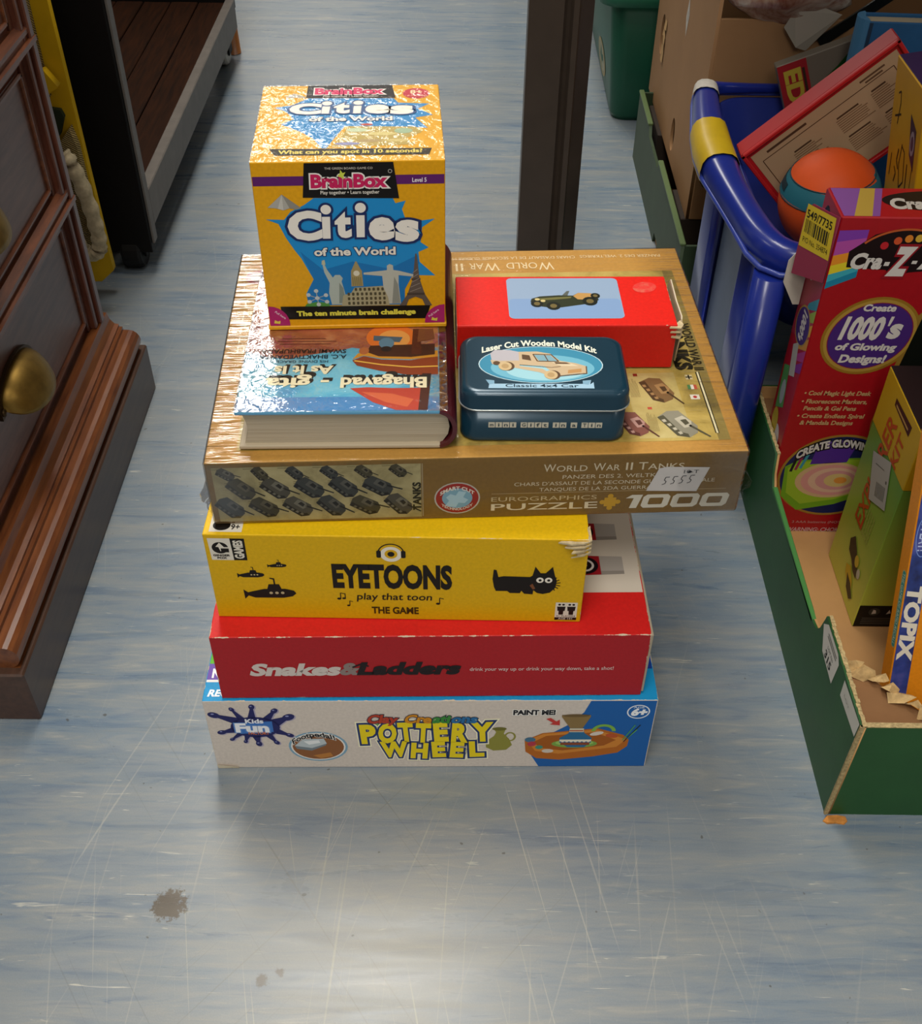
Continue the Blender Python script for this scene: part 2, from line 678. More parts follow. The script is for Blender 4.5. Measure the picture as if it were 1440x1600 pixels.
    c = mix_col(nt, ramp(nt, sp, [(0.77, (0, 0, 0, 1)), (0.80, (0.7, 0.7, 0.7, 1))]), c, lin('#4a463f'))
    c = mix_col(nt, 0.10, c, n4, 'OVERLAY')
    c = mix_col(nt, 1.0, c, (0.84, 0.84, 0.84, 1), 'MULTIPLY')
    nt.links.new(c, b.inputs['Base Color'])
    r = ramp(nt, n1, [(0.3, (0.25, 0.25, 0.25, 1)), (0.7, (0.36, 0.36, 0.36, 1))])
    nt.links.new(r, b.inputs['Roughness'])
    b.inputs['Specular IOR Level'].default_value = 0.55
    bump(nt, b, n4, 0.03)
    return m


fl = mesh_obj('floor', [(-4, -2, 0), (4, -2, 0), (4, 8, 0), (-4, 8, 0)], [(0, 1, 2, 3)], floor_material())
fl['kind'] = 'structure'
fl['label'] = 'scratched blue grey marbled vinyl floor'

# ------------------------------------------------------------------ chest of drawers (left)
W1 = wood('#523429', '#6d4a3e', 0.38, (26, 3, 26), 0.3, 'mahogany_panel')
W2 = wood('#4a2412', '#7a4322', 0.32, (26, 3, 26), 0.4, 'mahogany_moulding')
W3 = wood('#45241a', '#6a3a28', 0.32, (26, 26, 3), 0.4, 'mahogany_upright')
W4 = wood('#552b14', '#7a4622', 0.28, (26, 3, 26), 0.5, 'mahogany_bead')
W5 = wood('#3a261c', '#4e3527', 0.42, (26, 3, 26), 0.2, 'mahogany_plinth')
BR = plain('#8f7135', 0.42, 0.5, 0.85, 0.0, 0.25, 60, 0.1, 200)
BRD = plain('#4c3a22', 0.45, 0.5, 0.8)


def extrude_y(name, prof, y0, y1, mat, parent):
    """prof: closed list of (x,z); extruded along y"""
    n = len(prof)
    v = [(x, y0, z) for x, z in prof] + [(x, y1, z) for x, z in prof]
    bm = bmesh.new()
    vs = [bm.verts.new(p) for p in v]
    bm.faces.new(vs[:n])
    bm.faces.new(vs[n:])
    for i in range(n):
        j = (i + 1) % n
        bm.faces.new((vs[i], vs[j], vs[n + j], vs[n + i]))
    return bm_obj(name, bm, mat, parent)


ch = thing('chest_of_drawers', 'dark reddish brown wooden chest of drawers with brass cup pulls', 'chest of drawers', (-0.58, 0.785, 0))
CX, CY = -0.58, 0.785


def cx(v):
    return v - CX


def cyy(v):
    return v - CY


box('carcass', cx(-0.80), cx(-0.392), cyy(0.575), cyy(1.0), 0.055, 0.72, W3, ch, 0.002)
box('plinth', cx(-0.812), cx(-0.3475), cyy(0.558), cyy(1.019), 0, 0.0585, W5, ch, 0.0015)
# base moulding: bullnose nosing with small steps, mitred round the front
xb = cx(-0.392)
prof = [(xb - 0.02, 0.0585), (cx(-0.352), 0.0585)]
for k in range(9):
    a = -PI / 2 + PI * k / 8
    prof.append((cx(-0.3605) + 0.0105 * math.cos(a), 0.0705 + 0.0118 * math.sin(a)))
prof += [(cx(-0.3665), 0.0825), (cx(-0.3665), 0.0865), (cx(-0.370), 0.0865), (cx(-0.370), 0.0895), (cx(-0.3745), 0.0905), (cx(-0.3785), 0.096), (cx(-0.3805), 0.104), (xb - 0.02, 0.104)]
extrude_y('base_moulding', prof, cyy(0.566), cyy(1.011), W4, ch)


def rail(z, hh):
    x = cx(-0.3945)
    p = [(x - 0.01, z - hh), (x + 0.004, z - hh), (x + 0.0075, z - hh * .82), (x + 0.0075, z - hh * .55), (x + 0.012, z - hh * .45), (x + 0.016, z - hh * .18), (x + 0.016, z + hh * .12), (x + 0.0115, z + hh * .2), (x + 0.0115, z + hh * .42), (x + 0.0135, z + hh * .5), (x + 0.0135, z + hh * .78), (x + 0.006, z + hh), (x - 0.01, z + hh)]
    extrude_y('rail', p, cyy(0.575), cyy(1.0), W2, ch)


for z in (0.2435, 0.396, 0.5485):
    rail(z, 0.0145)
extrude_y('top_board', [(cx(-0.81), 0.70), (cx(-0.365), 0.70), (cx(-0.360), 0.71), (cx(-0.365), 0.722), (cx(-0.81), 0.722)], cyy(0.56), cyy(1.015), W4, ch)
# moulded uprights at both ends of the front
for (ya, yb, sg) in ((0.973, 1.0, 1), (0.575, 0.602, -1)):
    bm = bmesh.new()
    wdt = yb - ya
    for (f0, f1, dx) in ((0, 0.22, 0.004), (0.22, 0.5, 0.010), (0.5, 0.62, 0.006), (0.62, 1.0, 0.013)):
        if sg < 0:
            f0, f1 = 1 - f1, 1 - f0
        bm_box(bm, cx(-0.40), cx(-0.3925) + dx, cyy(ya + wdt * f0), cyy(ya + wdt * f1), 0.104, 0.70, 0.0012)
    bm_obj('upright', bm, W3, ch)


def cup_pull(parent, y, z, x):
    # half dome shell, open below
    verts, faces = [], []
    nu, nv = 18, 8
    for i in range(nu + 1):
        u = PI * i / nu
        for j in range(nv + 1):
            w = (PI / 2) * j / nv
            yy = -math.cos(u) * 0.040
            rad = math.sin(u) ** 0.75
            verts.append((x + 0.001 + 0.030 * rad * math.sin(w), y + yy, z + 0.004 + 0.022 * rad * math.cos(w) - 0.013 * rad * math.sin(w) ** 3))
    for i in range(nu):
        for j in range(nv):
            a = i * (nv + 1) + j
            faces.append((a, a + 1, a + nv + 2, a + nv + 1))
    dome = mesh_obj('cup_pull', verts, faces, BR, parent, smooth=True)
    sm = dome.modifiers.new('thickness', 'SOLIDIFY')
    sm.thickness = 0.0015
    # back plate: crescent following the dome
    out = [(math.cos(PI * k / 20) * 0.047, math.sin(PI * k / 20) ** 0.8 * 0.030 - 0.002) for k in range(21)]
    inn = [(math.cos(PI * k / 20) * 0.039, math.sin(PI * k / 20) ** 0.8 * 0.021 - 0.002) for k in reversed(range(21))]
    plate('back_plate', out + inn, [], 0.003, BRD, dome, basis((x + 0.002, y, z), (0, 1, 0), (0, 0, 1)))
    for s_ in (-1, 1):
        v, f = lathe([(0.0036, 0), (0.003, 0.0022), (0.001, 0.003)], 10)
        mb = basis((x + 0.003, y + s_ * 0.043, z + 0.004), (0, 1, 0), (0, 0, 1))
        mesh_obj('screw', [mb @ Vector(q) for q in v], f, BRD, dome, smooth=True)


DR = []
for zc in (0.172, 0.3195, 0.472, 0.622):
    z0, z1 = zc - 0.0555, zc + 0.0575
    if zc > 0.6:
        z1 = 0.694
    y0, y1 = 0.606, 0.969
    d = box('drawer', cx(-0.42), cx(-0.3905), cyy(y0), cyy(y1), z0, z1, W1, ch, 0.002)
    part_label(d, 'plain drawer front with a beaded edge')
    bm = bmesh.new()
    e = 0.0045
    for (a, b, c_, d_) in ((y0, y1, z0, z0 + e), (y0, y1, z1 - e, z1), (y0, y0 + e, z0, z1), (y1 - e, y1, z0, z1)):
        bm_box(bm, cx(-0.3915), cx(-0.3875), cyy(a), cyy(b), c_, d_, 0.0012)
    bm_obj('bead', bm, W2, d)
    cup_pull(d, cyy(0.785), (z0 + z1) / 2 + 0.002, cx(-0.3905))

# ------------------------------------------------------------------ rolling display trolley (back left)
BK = plain('#0c0908', 0.55, 0.2, 0, 0, 0.2, 40)
GM = plain('#68625c', 0.5, 0.4, 0.1, 0, 0.12, 60)
RB = plain('#0e0c0b', 0.6, 0.3)
DK = wood('#1a0d06', '#301809', 0.6, (30, 2.5, 30), 0.0, 'dark_deck', 0.12)
tr = thing('display_trolley', 'low black rolling trolley with dark plank deck behind the chest of drawers', 'trolley', (-0.62, 1.62, 0))
TX, TY = -0.62, 1.62
pnl = box('end_panel', -0.84 - TX, -0.3965 - TX, 1.262 - TY, 1.284 - TY, 0.030, 0.95, BK, tr, 0.001)
box('lit_edge', -0.3963 - TX, -0.3935 - TX, 1.268 - TY, 1.284 - TY, 0.04, 0.95, GM, pnl, 0.0004)  # the panel's lit side edge, laid on as a lighter grey strip
box('end_panel', -0.84 - TX, -0.3965 - TX, 1.965 - TY, 1.985 - TY, 0.085, 0.95, BK, tr, 0.001)
box('side_rail', -0.408 - TX, -0.3935 - TX, 1.284 - TY, 1.965 - TY, 0.058, 0.106, GM, tr, 0.0012)
box('side_rail', -0.84 - TX, -0.8255 - TX, 1.284 - TY, 1.965 - TY, 0.058, 0.106, GM, tr, 0.0012)
xs = [-0.825 + i * (0.417 / 9) for i in range(10)]
for i in range(9):
    box('plank', xs[i] - TX + 0.0008, xs[i + 1] - TX - 0.0008, 1.2845 - TY, 1.9645 - TY, 0.082, 0.0995 + 0.0006 * (i % 2), DK, tr, 0.001)


def caster(parent, x, y, col, rad=0.026):
    fork = bmesh.new()
    bm_box(fork, x - 0.017, x - 0.0135, y - 0.014, y + 0.014, rad * 0.7, rad * 2 + 0.006, 0.001)
    bm_box(fork, x + 0.0135, x + 0.017, y - 0.014, y + 0.014, rad * 0.7, rad * 2 + 0.006, 0.001)
    bm_box(fork, x - 0.02, x + 0.02, y - 0.02, y + 0.02, rad * 2 + 0.003, rad * 2 + 0.008, 0.001)
    fo = bm_obj('caster', fork, BK, parent)
    v, f = lathe([(rad * 0.35, -0.0125), (rad * 0.9, -0.0125), (rad, -0.009), (rad, 0.009), (rad * 0.9, 0.0125), (rad * 0.35, 0.0125)], 24)
    mb = basis((x, y, rad), (0, 1, 0), (0, 0, 1))
    mesh_obj('wheel', [mb @ Vector(q) for q in v], f, col, fo, smooth=False)


caster(tr, -0.425 - TX, 1.285 - TY, RB, 0.027)
caster(tr, -0.425 - TX, 1.955 - TY, plain('#c9c6c0', 0.5), 0.027)
caster(tr, -0.80 - TX, 1.285 - TY, RB, 0.027)
caster(tr, -0.80 - TX, 1.955 - TY, RB, 0.027)

# stool whose leg shows beyond the trolley
st = thing('wooden_stool', 'orange brown wooden stool leg beyond the far end of the trolley', 'stool', (-0.52, 2.12, 0))
OW = wood('#6b3d14', '#94591f', 0.4, (26, 26, 3), 0.2, 'stool_wood')
for (x, y) in ((-0.413, 2.005), (-0.66, 2.005), (-0.50, 2.25), (-0.63, 2.25)):
    dx = 0.03 * (-1 if x > -0.5 else 1)
    dy = 0.03 * (1 if y < 2.1 else -1)
    v, f = sweep([(x + 0.52, y - 2.12, 0), (x + 0.52 + dx * .5, y - 2.12 + dy * .5, 0.23), (x + 0.52 + dx, y - 2.12 + dy, 0.45)], [0.0125, 0.0145, 0.016], 12)
    mesh_obj('leg', v, f, OW, st, smooth=True)
v, f = lathe([(0.11, 0.445), (0.124, 0.45), (0.126, 0.465), (0.12, 0.475), (0.08, 0.478)], 32)
mesh_obj('seat', [(a - 0.017, b + 0.008, c) for a, b, c in v], f, OW, st)

# ------------------------------------------------------------------ woven bag between the chest and the trolley
YL = plain('#d2a80e', 0.55, 0.3, 0, 0, 0.08, 30, 0.2, 60)
STW, _nt, _b = new_mat('woven_straw')
_v = obj_coord(_nt, (140, 140, 230))
_w1 = N(_nt, 'ShaderNodeTexWave', wave_type='BANDS', bands_direction='DIAGONAL')
_w1.inputs['Scale'].default_value = 1.0
_w1.inputs['Distortion'].default_value = 2.5
_nt.links.new(_v, _w1.inputs[0])
_nt.links.new(ramp(_nt, _w1.outputs[0], [(0.2, lin('#5d4a20')), (0.6, lin('#a08442')), (0.9, lin('#c0a766'))]), _b.inputs['Base Color'])
_b.inputs['Roughness'].default_value = 0.8
bump(_nt, _b, _w1.outputs[0], 0.8, 0.003)
BG = thing('straw_bag', 'yellow and straw woven bag with cream rope handle beside the chest', 'bag', (-0.56, 1.19, 0))
BX, BY = -0.56, 1.19


def bag_wall(name, pts, y0, y1, mat, bulge=0.0):
    return plate(name, [(x - BX, z) for x, z in pts], [], abs(y1 - y0), mat, BG, basis((0, (y0 + y1) / 2 - BY, 0), (1, 0, 0), (0, 0, 1)))


# front panel of plaited straw with an opening, yellow cloth behind, and a yellow lower corner
bag_wall('yellow_cloth', [(-0.70, 0.018), (-0.452, 0.018), (-0.434, 0.034), (-0.4355, 0.10), (-0.4375, 0.30), (-0.4395, 0.46), (-0.70, 0.46)], 1.212, 1.222, YL)
bag_wall('straw_panel', [(-0.70, 0.05), (-0.462, 0.05), (-0.447, 0.075), (-0.4385, 0.13), (-0.4385, 0.20), (-0.4425, 0.222), (-0.457, 0.205), (-0.470, 0.17), (-0.70, 0.17)], 1.198, 1.211, STW)
bag_wall('straw_border', [(-0.70, 0.255), (-0.4575, 0.255), (-0.4560, 0.46), (-0.70, 0.46)], 1.200, 1.211, STW)
bag_wall('yellow_fold', [(-0.475, 0.23), (-0.4545, 0.262), (-0.443, 0.270), (-0.4545, 0.288), (-0.475, 0.283)], 1.196, 1.207, YL)
bag_wall('dark_green_lining', [(-0.475, 0.195), (-0.456, 0.212), (-0.4475, 0.232), (-0.450, 0.240), (-0.470, 0.243)], 1.205, 1.2115, plain('#1f2a10', 0.8))
rp = []
rr = []
ctrl = [(-0.452, 0.198), (-0.4445, 0.190), (-0.4375, 0.165), (-0.4325, 0.130), (-0.431, 0.100), (-0.4335, 0.082), (-0.441, 0.074), (-0.452, 0.078), (-0.462, 0.092), (-0.468, 0.110)]
for i in range(len(ctrl) - 1):
    for k in range(6):
        t = k / 6
        p0, p1 = Vector(ctrl[i]), Vector(ctrl[i + 1])
        q = p0.lerp(p1, t)
        rp.append((q.x - BX, 1.186 - BY - 0.006 * math.sin(PI * (i + t) / 9), q.y))
        rr.append(0.0088 + 0.0010 * math.sin((i * 6 + k) * 1.55))
v, f = sweep(rp, rr, 12)
mesh_obj('rope_handle', v, f, plain('#b7a888', 0.85, 0.2, 0, 0, 0.2, 160, 0.5, 400), BG, smooth=True)

# ------------------------------------------------------------------ grooved metal post, with an unseen top added for shade
PM = plain('#453b33', 0.42, 0.45, 0.2, 0, 0.1, 30)
ps = thing('posts_with_shade_top', 'dark bronze grooved metal posts with an unseen added shading top, behind the stack of games', 'table', (0.098, 1.215, 0))
sec = [(-0.034, -0.010), (0.002, -0.022), (0.002, -0.018), (0.0055, -0.014), (0.009, -0.017), (0.012, -0.022), (0.0175, -0.0235), (0.0195, -0.0185), (0.0345, -0.006), (0.0345, 0.020), (-0.034, 0.020)]
for (px_, py_) in ((0, 0), (0.95, 0), (0, 1.35), (0.95, 1.35)):
    bm = bmesh.new()
    lo = [bm.verts.new((x + px_, y + py_, 0.004)) for x, y in sec]
    hi = [bm.verts.new((x + px_, y + py_, 0.80)) for x, y in sec]
    bm.faces.new(lo)
    bm.faces.new(hi)
    for i in range(len(sec)):
        j = (i + 1) % len(sec)
        bm.faces.new((lo[i], lo[j], hi[j], hi[i]))
    lg_ = bm_obj('leg', bm, PM, ps)
    box('foot_plate', px_ - 0.05, px_ + 0.05, py_ - 0.04, py_ + 0.04, 0, 0.004, PM, lg_, 0.001)
box('shade_top_bracket', 0.020, 0.30, -0.012, 0.012, 0.765, 0.80, PM, ps, 0.001)  # unseen arm, added to join the shading top to the post
box('added_shade_top', 0.060, 1.05, -0.42, 1.42, 0.80, 0.825, wood('#4a3524', '#6b4d33', 0.5, (3, 26, 26), 0.1, 'shade_top_wood'), ps, 0.002)  # unseen top, added to keep the crates at right dark

# ================================================================== the stack of games
# ------------------------------------------------------------------ pottery wheel carton
w, d, h = 0.3441, 0.250, 0.0870
pt = thing('pottery_kit_box', 'white and blue pottery wheel craft box at the bottom of the stack', 'game box', (-0.021, 0.5168, 0), (0, 0, 0.019))
carton('carton', pt, w, d, h, [card('#c9bfb2', (w, d, h)), card('#d3c9bf', (w, d, h), 0.42), card('#1e90c8', (w, d, h), 0.38)])
p = front_print(pt, w, rough=0.42)
p.poly([(293.2, 86.2), (289, 72), (278, 56), (262, 42), (246, 31), (252, 14), (258, 0.6), (343.2, 0.6), (343.2, 86.2)], '#1d5fa8', 'blue_panel', 0)
# splash logo
DROPS = ((24, 62, 6.5, 70, 3.8), (27, 65, 21, 77, 2.2), (35, 66, 36.5, 80, 2.6), (46, 64, 53, 75, 2.8), (52, 60, 63, 67, 4.2), (20, 51, 10, 48, 3.0), (24, 46, 17, 39, 2.0), (36, 43, 37, 33, 2.8), (46, 44, 51, 34.5, 2.4), (53, 49, 62, 44, 2.8), (29, 43, 27, 36, 1.9))
for (dx, dy, col, ly) in ((1.0, -0.7, '#a9a3bb', 0.4), (0, 0, '#23265f', 1)):
    p.ell(36.5 + dx, 54.5 + dy, 19, 13, col, 'splash_logo', ly, 24)
    for (ax, ay, bx, by, r) in DROPS:
        L_ = math.hypot(bx - ax, by - ay)
        ux, uy = (bx - ax) / L_, (by - ay) / L_
        p.poly([(ax - uy * r * 1.2 + dx, ay + ux * r * 1.2 + dy), (ax + uy * r * 1.2 + dx, ay - ux * r * 1.2 + dy), (bx + uy * r * .35 + dx, by - ux * r * .35 + dy), (bx - uy * r * .35 + dx, by + ux * r * .35 + dy)], col, 'splash_logo', ly)
        p.ell(bx + dx, by + dy, r * 1.25, r * 0.9, col, 'splash_logo', ly + .2, 14, math.atan2(uy, ux))
for (ax, ay, bx, by, r) in DROPS:
    p.ell(bx - r * .2, by + r * .35, r * .35, r * .22, '#8d93c4', 'splash_logo', 1.6, 8)
p.poly([(24, 46), (50, 48.5), (50, 62), (24, 60)], '#3d74c0', 'splash_logo', 1.8)
p.text('Kids', 29.5, 59.8, 43.5, 64.8, '#e8ecf4', 'splash_logo', 3, 0.035)
p.text('Fun', 21, 48.6, 47, 59, '#eef1f6', 'splash_logo', 3, 0.05, outline=[('#5a87c8', 0.06)])
p.text('FACTORY', 30.5, 45.2, 46.5, 48.6, '#d9772c', 'splash_logo', 3, 0.02)
# foot pedal roundel
p.ell(83, 28.8, 23.2, 19.6, '#7ea5bd', 'pedal_picture', 0.6)
p.ell(83, 28.8, 21.4, 17.9, '#e9e5df', 'pedal_picture', 1)
p.ell(83, 28.8, 20.2, 16.8, '#8b5a36', 'pedal_picture', 1.4)
p.poly([(64.5, 30), (72, 39), (88, 39.5), (90, 33), (78, 27)], '#b9c4c9', 'pedal_picture', 2)
p.poly([(64.5, 30), (78, 27), (90, 33), (89, 30.5), (77.5, 23.5), (66, 26)], '#76828a', 'pedal_picture', 2.2)
p.poly([(72, 36), (84, 37.5), (85, 34), (76, 31.5)], '#e4e8ea', 'pedal_picture', 2.5)
p.poly([(78, 17), (92, 21), (94, 16), (84, 13)], '#b67a3c', 'pedal_picture', 2)
p.text('Footpedal!', 62, 41.5, 96, 47.5, '#1b1d22', 'pedal_picture', 3.4, 0.03, arc=7.0, outline=[('#f4f1ea', 0.05)], rot=0.16)
# title
for (t, x0, x1, c) in (('Clay', 122.5, 146, '#b3402b'), ('Cre', 151, 172, '#cf8a1f'), ('ati', 172.5, 186, '#3d8a3c'), ('ons', 187, 207, '#2b6ea3')):
    p.text(t, x0, 60, x1, 69.5, c, 'title_lettering', 5, 0.045, shear=0.18, outline=[('#22263a', 0.05)], arc=0.8)
p.poly([(128, 58), (138, 58), (132, 50)], '#6aa64a', 'title_lettering', 0.6)
for i, (chh, x0, x1, dy) in enumerate((('P', 116, 130, -1), ('O', 130, 146, 0), ('T', 145.5, 159, 1.5), ('T', 159, 172.5, .5), ('E', 173, 186, 1.5), ('R', 187, 202, 0.3), ('Y', 202, 221.5, 1.6))):
    p.text(chh, x0 + .8, 35.2 + dy, x1 - .8, 57 + dy, '#e9d21c', 'title_lettering', 4.6, 0.055, outline=[('#f5f0d0', 0.12), ('#24386b', 0.075)], rot=(-0.05 if i % 2 else 0.05))
for i, (chh, x0, x1, dy) in enumerate((('W', 131, 154.5, 1), ('H', 155, 170, -1), ('E', 171.5, 184, 0.6), ('E', 186, 198.5, 0), ('L', 201, 214.5, 1))):
    p.text(chh, x0 + .8, 15 + dy, x1 - .8, 33.2 + dy, '#e9d21c', 'title_lettering', 4.6, 0.055, outline=[('#f5f0d0', 0.12), ('#24386b', 0.075)], rot=(-0.06 if i % 2 else 0.05))
p.poly([(220, 52), (230, 51.5), (228.5, 45), (233, 38), (235.5, 30), (231, 23.5), (221, 22.5), (215, 27), (215, 35), (221, 42), (222.5, 47)], '#8d8a3c', 'picture', 0.6)
p.ell(225, 51.3, 5.6, 2.2, '#6d6a2c', 'picture', 1)
p.ring(233.5, 41, 4.6, 6.0, 1.5, '#8d8a3c', 'picture', 0.8)
# paint me
p.text('PAINT ME!', 234.8, 69.6, 267.2, 75.2, '#1c1c22', 'paint_lettering', 4, 0.05, outline=[('#f2f0ea', 0.09)])
p.poly([(260.5, 64), (264, 65.3), (268.5, 60.8), (271, 63), (271.5, 55.8), (263.5, 57), (266, 59)], '#c23b35', 'paint_lettering', 3)
# orange wheel with vase
p.poly([(245.2, 36), (258.7, 45.5), (301.2, 51.7), (322, 43), (327, 36.8), (326.6, 28.1), (319.8, 19.3), (300, 14), (273.9, 9.8), (255.5, 12), (246.5, 21)], '#b4661f', 'picture', 1)
p.poly([(247, 36.2), (259.5, 44.5), (300.5, 50.2), (325, 37), (318, 27), (273, 18), (254, 22)], '#cf8433', 'picture', 1.4)
p.poly([(252, 34), (262, 42), (299, 46.5), (317, 36.5), (308, 29), (276, 22.5), (258, 26)], '#a25a1c', 'picture', 1.8)
p.ell(284.5, 31.6, 18, 5.4, '#7aa64a', 'picture', 2.2)
p.ell(284.5, 32.8, 15, 4.2, '#9bc263', 'picture', 2.5)
vase = [(279.5, 27), (292.5, 27), (297.5, 33.5), (297.5, 39.5), (291.5, 45.5), (289.5, 53), (294.6, 66.5), (294.4, 69), (272.2, 69), (272.4, 66.5), (280, 53), (279, 45.5), (272.4, 39.5), (272.5, 33.5)]
p.poly(vase, '#2d6a96', 'picture', 3)
p.poly([(279.8, 52), (289.4, 52), (294.6, 66.5), (294.4, 69), (272.2, 69), (272.4, 66.5)], '#8a7247', 'picture', 3.4)
p.ell(283.4, 68.2, 10.4, 1.8, '#6d5836', 'picture', 3.8)
p.rect(279.4, 47, 290.6, 51.8, '#cfc7ae', 'picture', 3.6)
p.rect(279.6, 48.2, 290.2, 49.6, '#b5502f', 'picture', 3.9)
p.rect(272.6, 34.8, 297.4, 37.2, '#e6e0cc', 'picture', 3.6)
p.rect(273.6, 30, 296.4, 33.2, '#8a4727', 'picture', 3.6)
for k in range(7):
    p.ell(275 + k * 3.4, 35, 1.3, 1.3, '#e6e0cc', 'picture', 3.9, 8)
p.ring(306, 48, 9.5, 9, 3, '#7db04a', 'picture', 2.6, a0=0, a1=180)
p.ell(301, 45, 5.5, 2.4, '#d9cfc2', 'picture', 2.8, 14, 0.3)
p.ell(313, 42, 5, 2.6, '#b9542a', 'picture', 2.8, 14, -0.2)
for (x0, y0, x1, y1, c) in ((323, 34, 338, 60, '#20262c'), (322, 36, 334, 60, '#4f9a5a'), (325, 38, 336, 54, '#5fae66')):
    p.line([(x0, y0), (x1 - 4, y1 - 4)], 0.9, c, 'picture', 3)
p.ell(249.5, 37, 4.3, 3.2, '#47708c', 'picture', 2.4)
p.ell(251, 31.5, 3.4, 3.2, '#b33b4a', 'picture', 2.6)
p.ell(257, 27, 3.0, 2.5, '#3f8f7c', 'picture', 2.6)
p.ell(264, 22, 4.6, 2.6, '#d2c6b8', 'picture', 2.6)
# age badge
p.ring(330.5, 72.6, 8.8, 8.6, 1.0, '#e8eef4', 'age_badge', 1.2)
p.text('AGE', 326.2, 77, 334.6, 79.4, '#cfe0f0', 'age_badge', 2, 0.01)
p.text('6+', 324.6, 68.2, 336.8, 76, '#f2f5f8', 'age_badge', 2, 0.06, shear=0.15)
p.build()
p = top_print(pt, w, h, rough=0.38)
p.rect(0.8, 18, 343, 20.3, '#e6e4e2', 'top_print', 0)
p.rect(0.8, 20.3, 343, 36, '#6d4fa6', 'top_print', 0)
p.rect(0.8, 36, 343, 60, '#5fae2d', 'top_print', 0)
p.rect(0.8, 60, 343, 249, '#1c3f92', 'top_print', 0)
p.rect(300, 1, 343.2, 249, '#1d3f96', 'top_print', 0.6)
p.rect(300, 1, 343.2, 30, '#1e90c8', 'top_print', 0.9)
p.text('N', 4.2, 22.5, 10.4, 30.5, '#eef0f2', 'top_print', 2, 0.05)
p.text('REQUIRED', 3.5, 4.5, 44, 10.5, '#eef4f8', 'top_print', 2, 0.04, shear=0.2)
p.build()
# corner tape tab
mesh_obj('torn_tab', [(-w / 2 + .001, -0.0006, 0.0002), (-w / 2 + 0.018, -0.0006, 0.0002), (-w / 2 + 0.017, -0.0018, 0.0036), (-w / 2 + .0005, -0.0012, 0.006)], [(0, 1, 2, 3)], plain('#d8cbb0', 0.7), pt)

# ------------------------------------------------------------------ red drinking game
z0 = 0.0874
w, d, h = 0.3158, 0.290, 0.0698
sn = thing('red_drinking_game_box', 'red Snakes and Ladders drinking game box second from the bottom', 'game box', (-0.0202, 0.5201, z0), (0, 0, 0.0254))
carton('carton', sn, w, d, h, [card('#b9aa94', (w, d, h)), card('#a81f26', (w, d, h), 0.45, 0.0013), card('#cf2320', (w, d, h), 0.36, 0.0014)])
p = front_print(sn, w, rough=0.4)
p.text('Snakes', 24, 27.6, 90, 40, '#cfc4bd', 'lettering', 2, 0.05, shear=0.28)
p.text('&', 90, 28, 105, 40.5, '#8a7d78', 'lettering', 2.4, 0.05, shear=0.2)
p.text('Ladders', 103, 28, 178, 40.8, '#1d1518', 'lettering', 3, 0.055, shear=0.28)
p.line([(100, 36), (107, 40), (112, 37)], 1.6, '#1d1518', 'lettering', 3.2)
p.text('drink your way up or drink your way down, take a shot!', 186, 31, 292, 34.8, '#d8b9b4', 'tagline', 2, 0.012)
p.build()
p = top_print(sn, w, h, rough=0.36)
p.rect(1.2, 41.4, 314.8, 289, '#cfc5b6', 'cream_panel', 0)


def cup(y0, y1, xo):
    ym = (y0 + y1) / 2
    p.poly([(226, y0 - 1.5), (xo, y0 + 1.6), (xo, y1 - 1.6), (226, y1 + 1.5)], '#a9a29a', 'cup_picture', 1)
    p.poly([(226, y0 - 1.5), (xo, y0 + 1.6), (xo, y0 + 5), (226, y0 + 4)], '#8f8880', 'cup_picture', 1.3)
    p.poly([(226, y0 - 1.2), (286, y0 + 1.0), (286, y1 - 1.0), (226, y1 + 1.2)], '#9c1e26', 'cup_picture', 1.6)
    p.ell(274, ym, 10.5, 9.2, '#1b1216', 'cup_picture', 2.0)
    p.ring(274, ym, 7.4, 6.6, 1.8, '#d9d2ca', 'cup_picture', 2.4)
    p.ell(274, ym, 2.2, 2.0, '#c9a24a', 'cup_picture', 2.6)


cup(58.5, 80, 303.5)
cup(95.5, 116, 302)
cup(132, 152.5, 301)
p.build()
# lid overlap slit at the right end
box('lid_end', w / 2 - 0.0002, w / 2 + 0.0016, 0.0005, d - 0.001, 0.004, h - 0.001, plain('#a89c88', 0.6), sn, 0.0004)

# ------------------------------------------------------------------ yellow musical game
z0 += 0.0701
w, d, h = 0.2607, 0.200, 0.0830
ey = thing('yellow_music_game_box', 'bright yellow Eyetoons game box with a crushed top corner', 'game box', (-0.0436, 0.5355, z0), (0, 0, -0.0042))
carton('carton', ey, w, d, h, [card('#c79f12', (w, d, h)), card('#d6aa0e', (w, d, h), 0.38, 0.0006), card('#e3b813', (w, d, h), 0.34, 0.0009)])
p = front_print(ey, w, rough=0.38)
IK = '#17130f'
p.poly([(2.8, 79.6), (18, 79.6), (19, 58.8), (3.6, 58.8)], '#d9d3c4', 'maker_logo', 0)
p.poly([(18, 79.6), (27.9, 79.6), (27.9, 58.8), (18.8, 58.8)], '#15110d', 'maker_logo', 0)
p.ell(10.6, 70.6, 5.6, 5.4, '#15110d', 'maker_logo', 1)
p.poly([(10.6, 67.4), (16.6, 67.4), (16.6, 71.4), (13.4, 71.4), (10.6, 75.6), (7.6, 71.6), (9.6, 71.4)], '#d9d3c4', 'maker_logo', 2)
p.poly([(11, 66.5), (16.4, 66.5), (16.4, 70.2), (11, 70.2)], '#15110d', 'maker_logo', 2.4)
p.text('GINGER', 5, 62.7, 16.6, 64.4, '#15110d', 'maker_logo', 3, 0.04)
p.text('FOX', 7.6, 60.2, 14.2, 61.9, '#15110d', 'maker_logo', 3, 0.04)
p.vtext('GAMES', 20.2, 60.6, 26, 78, '#d9d3c4', 'maker_logo', 3, up=True, bold=0.045)
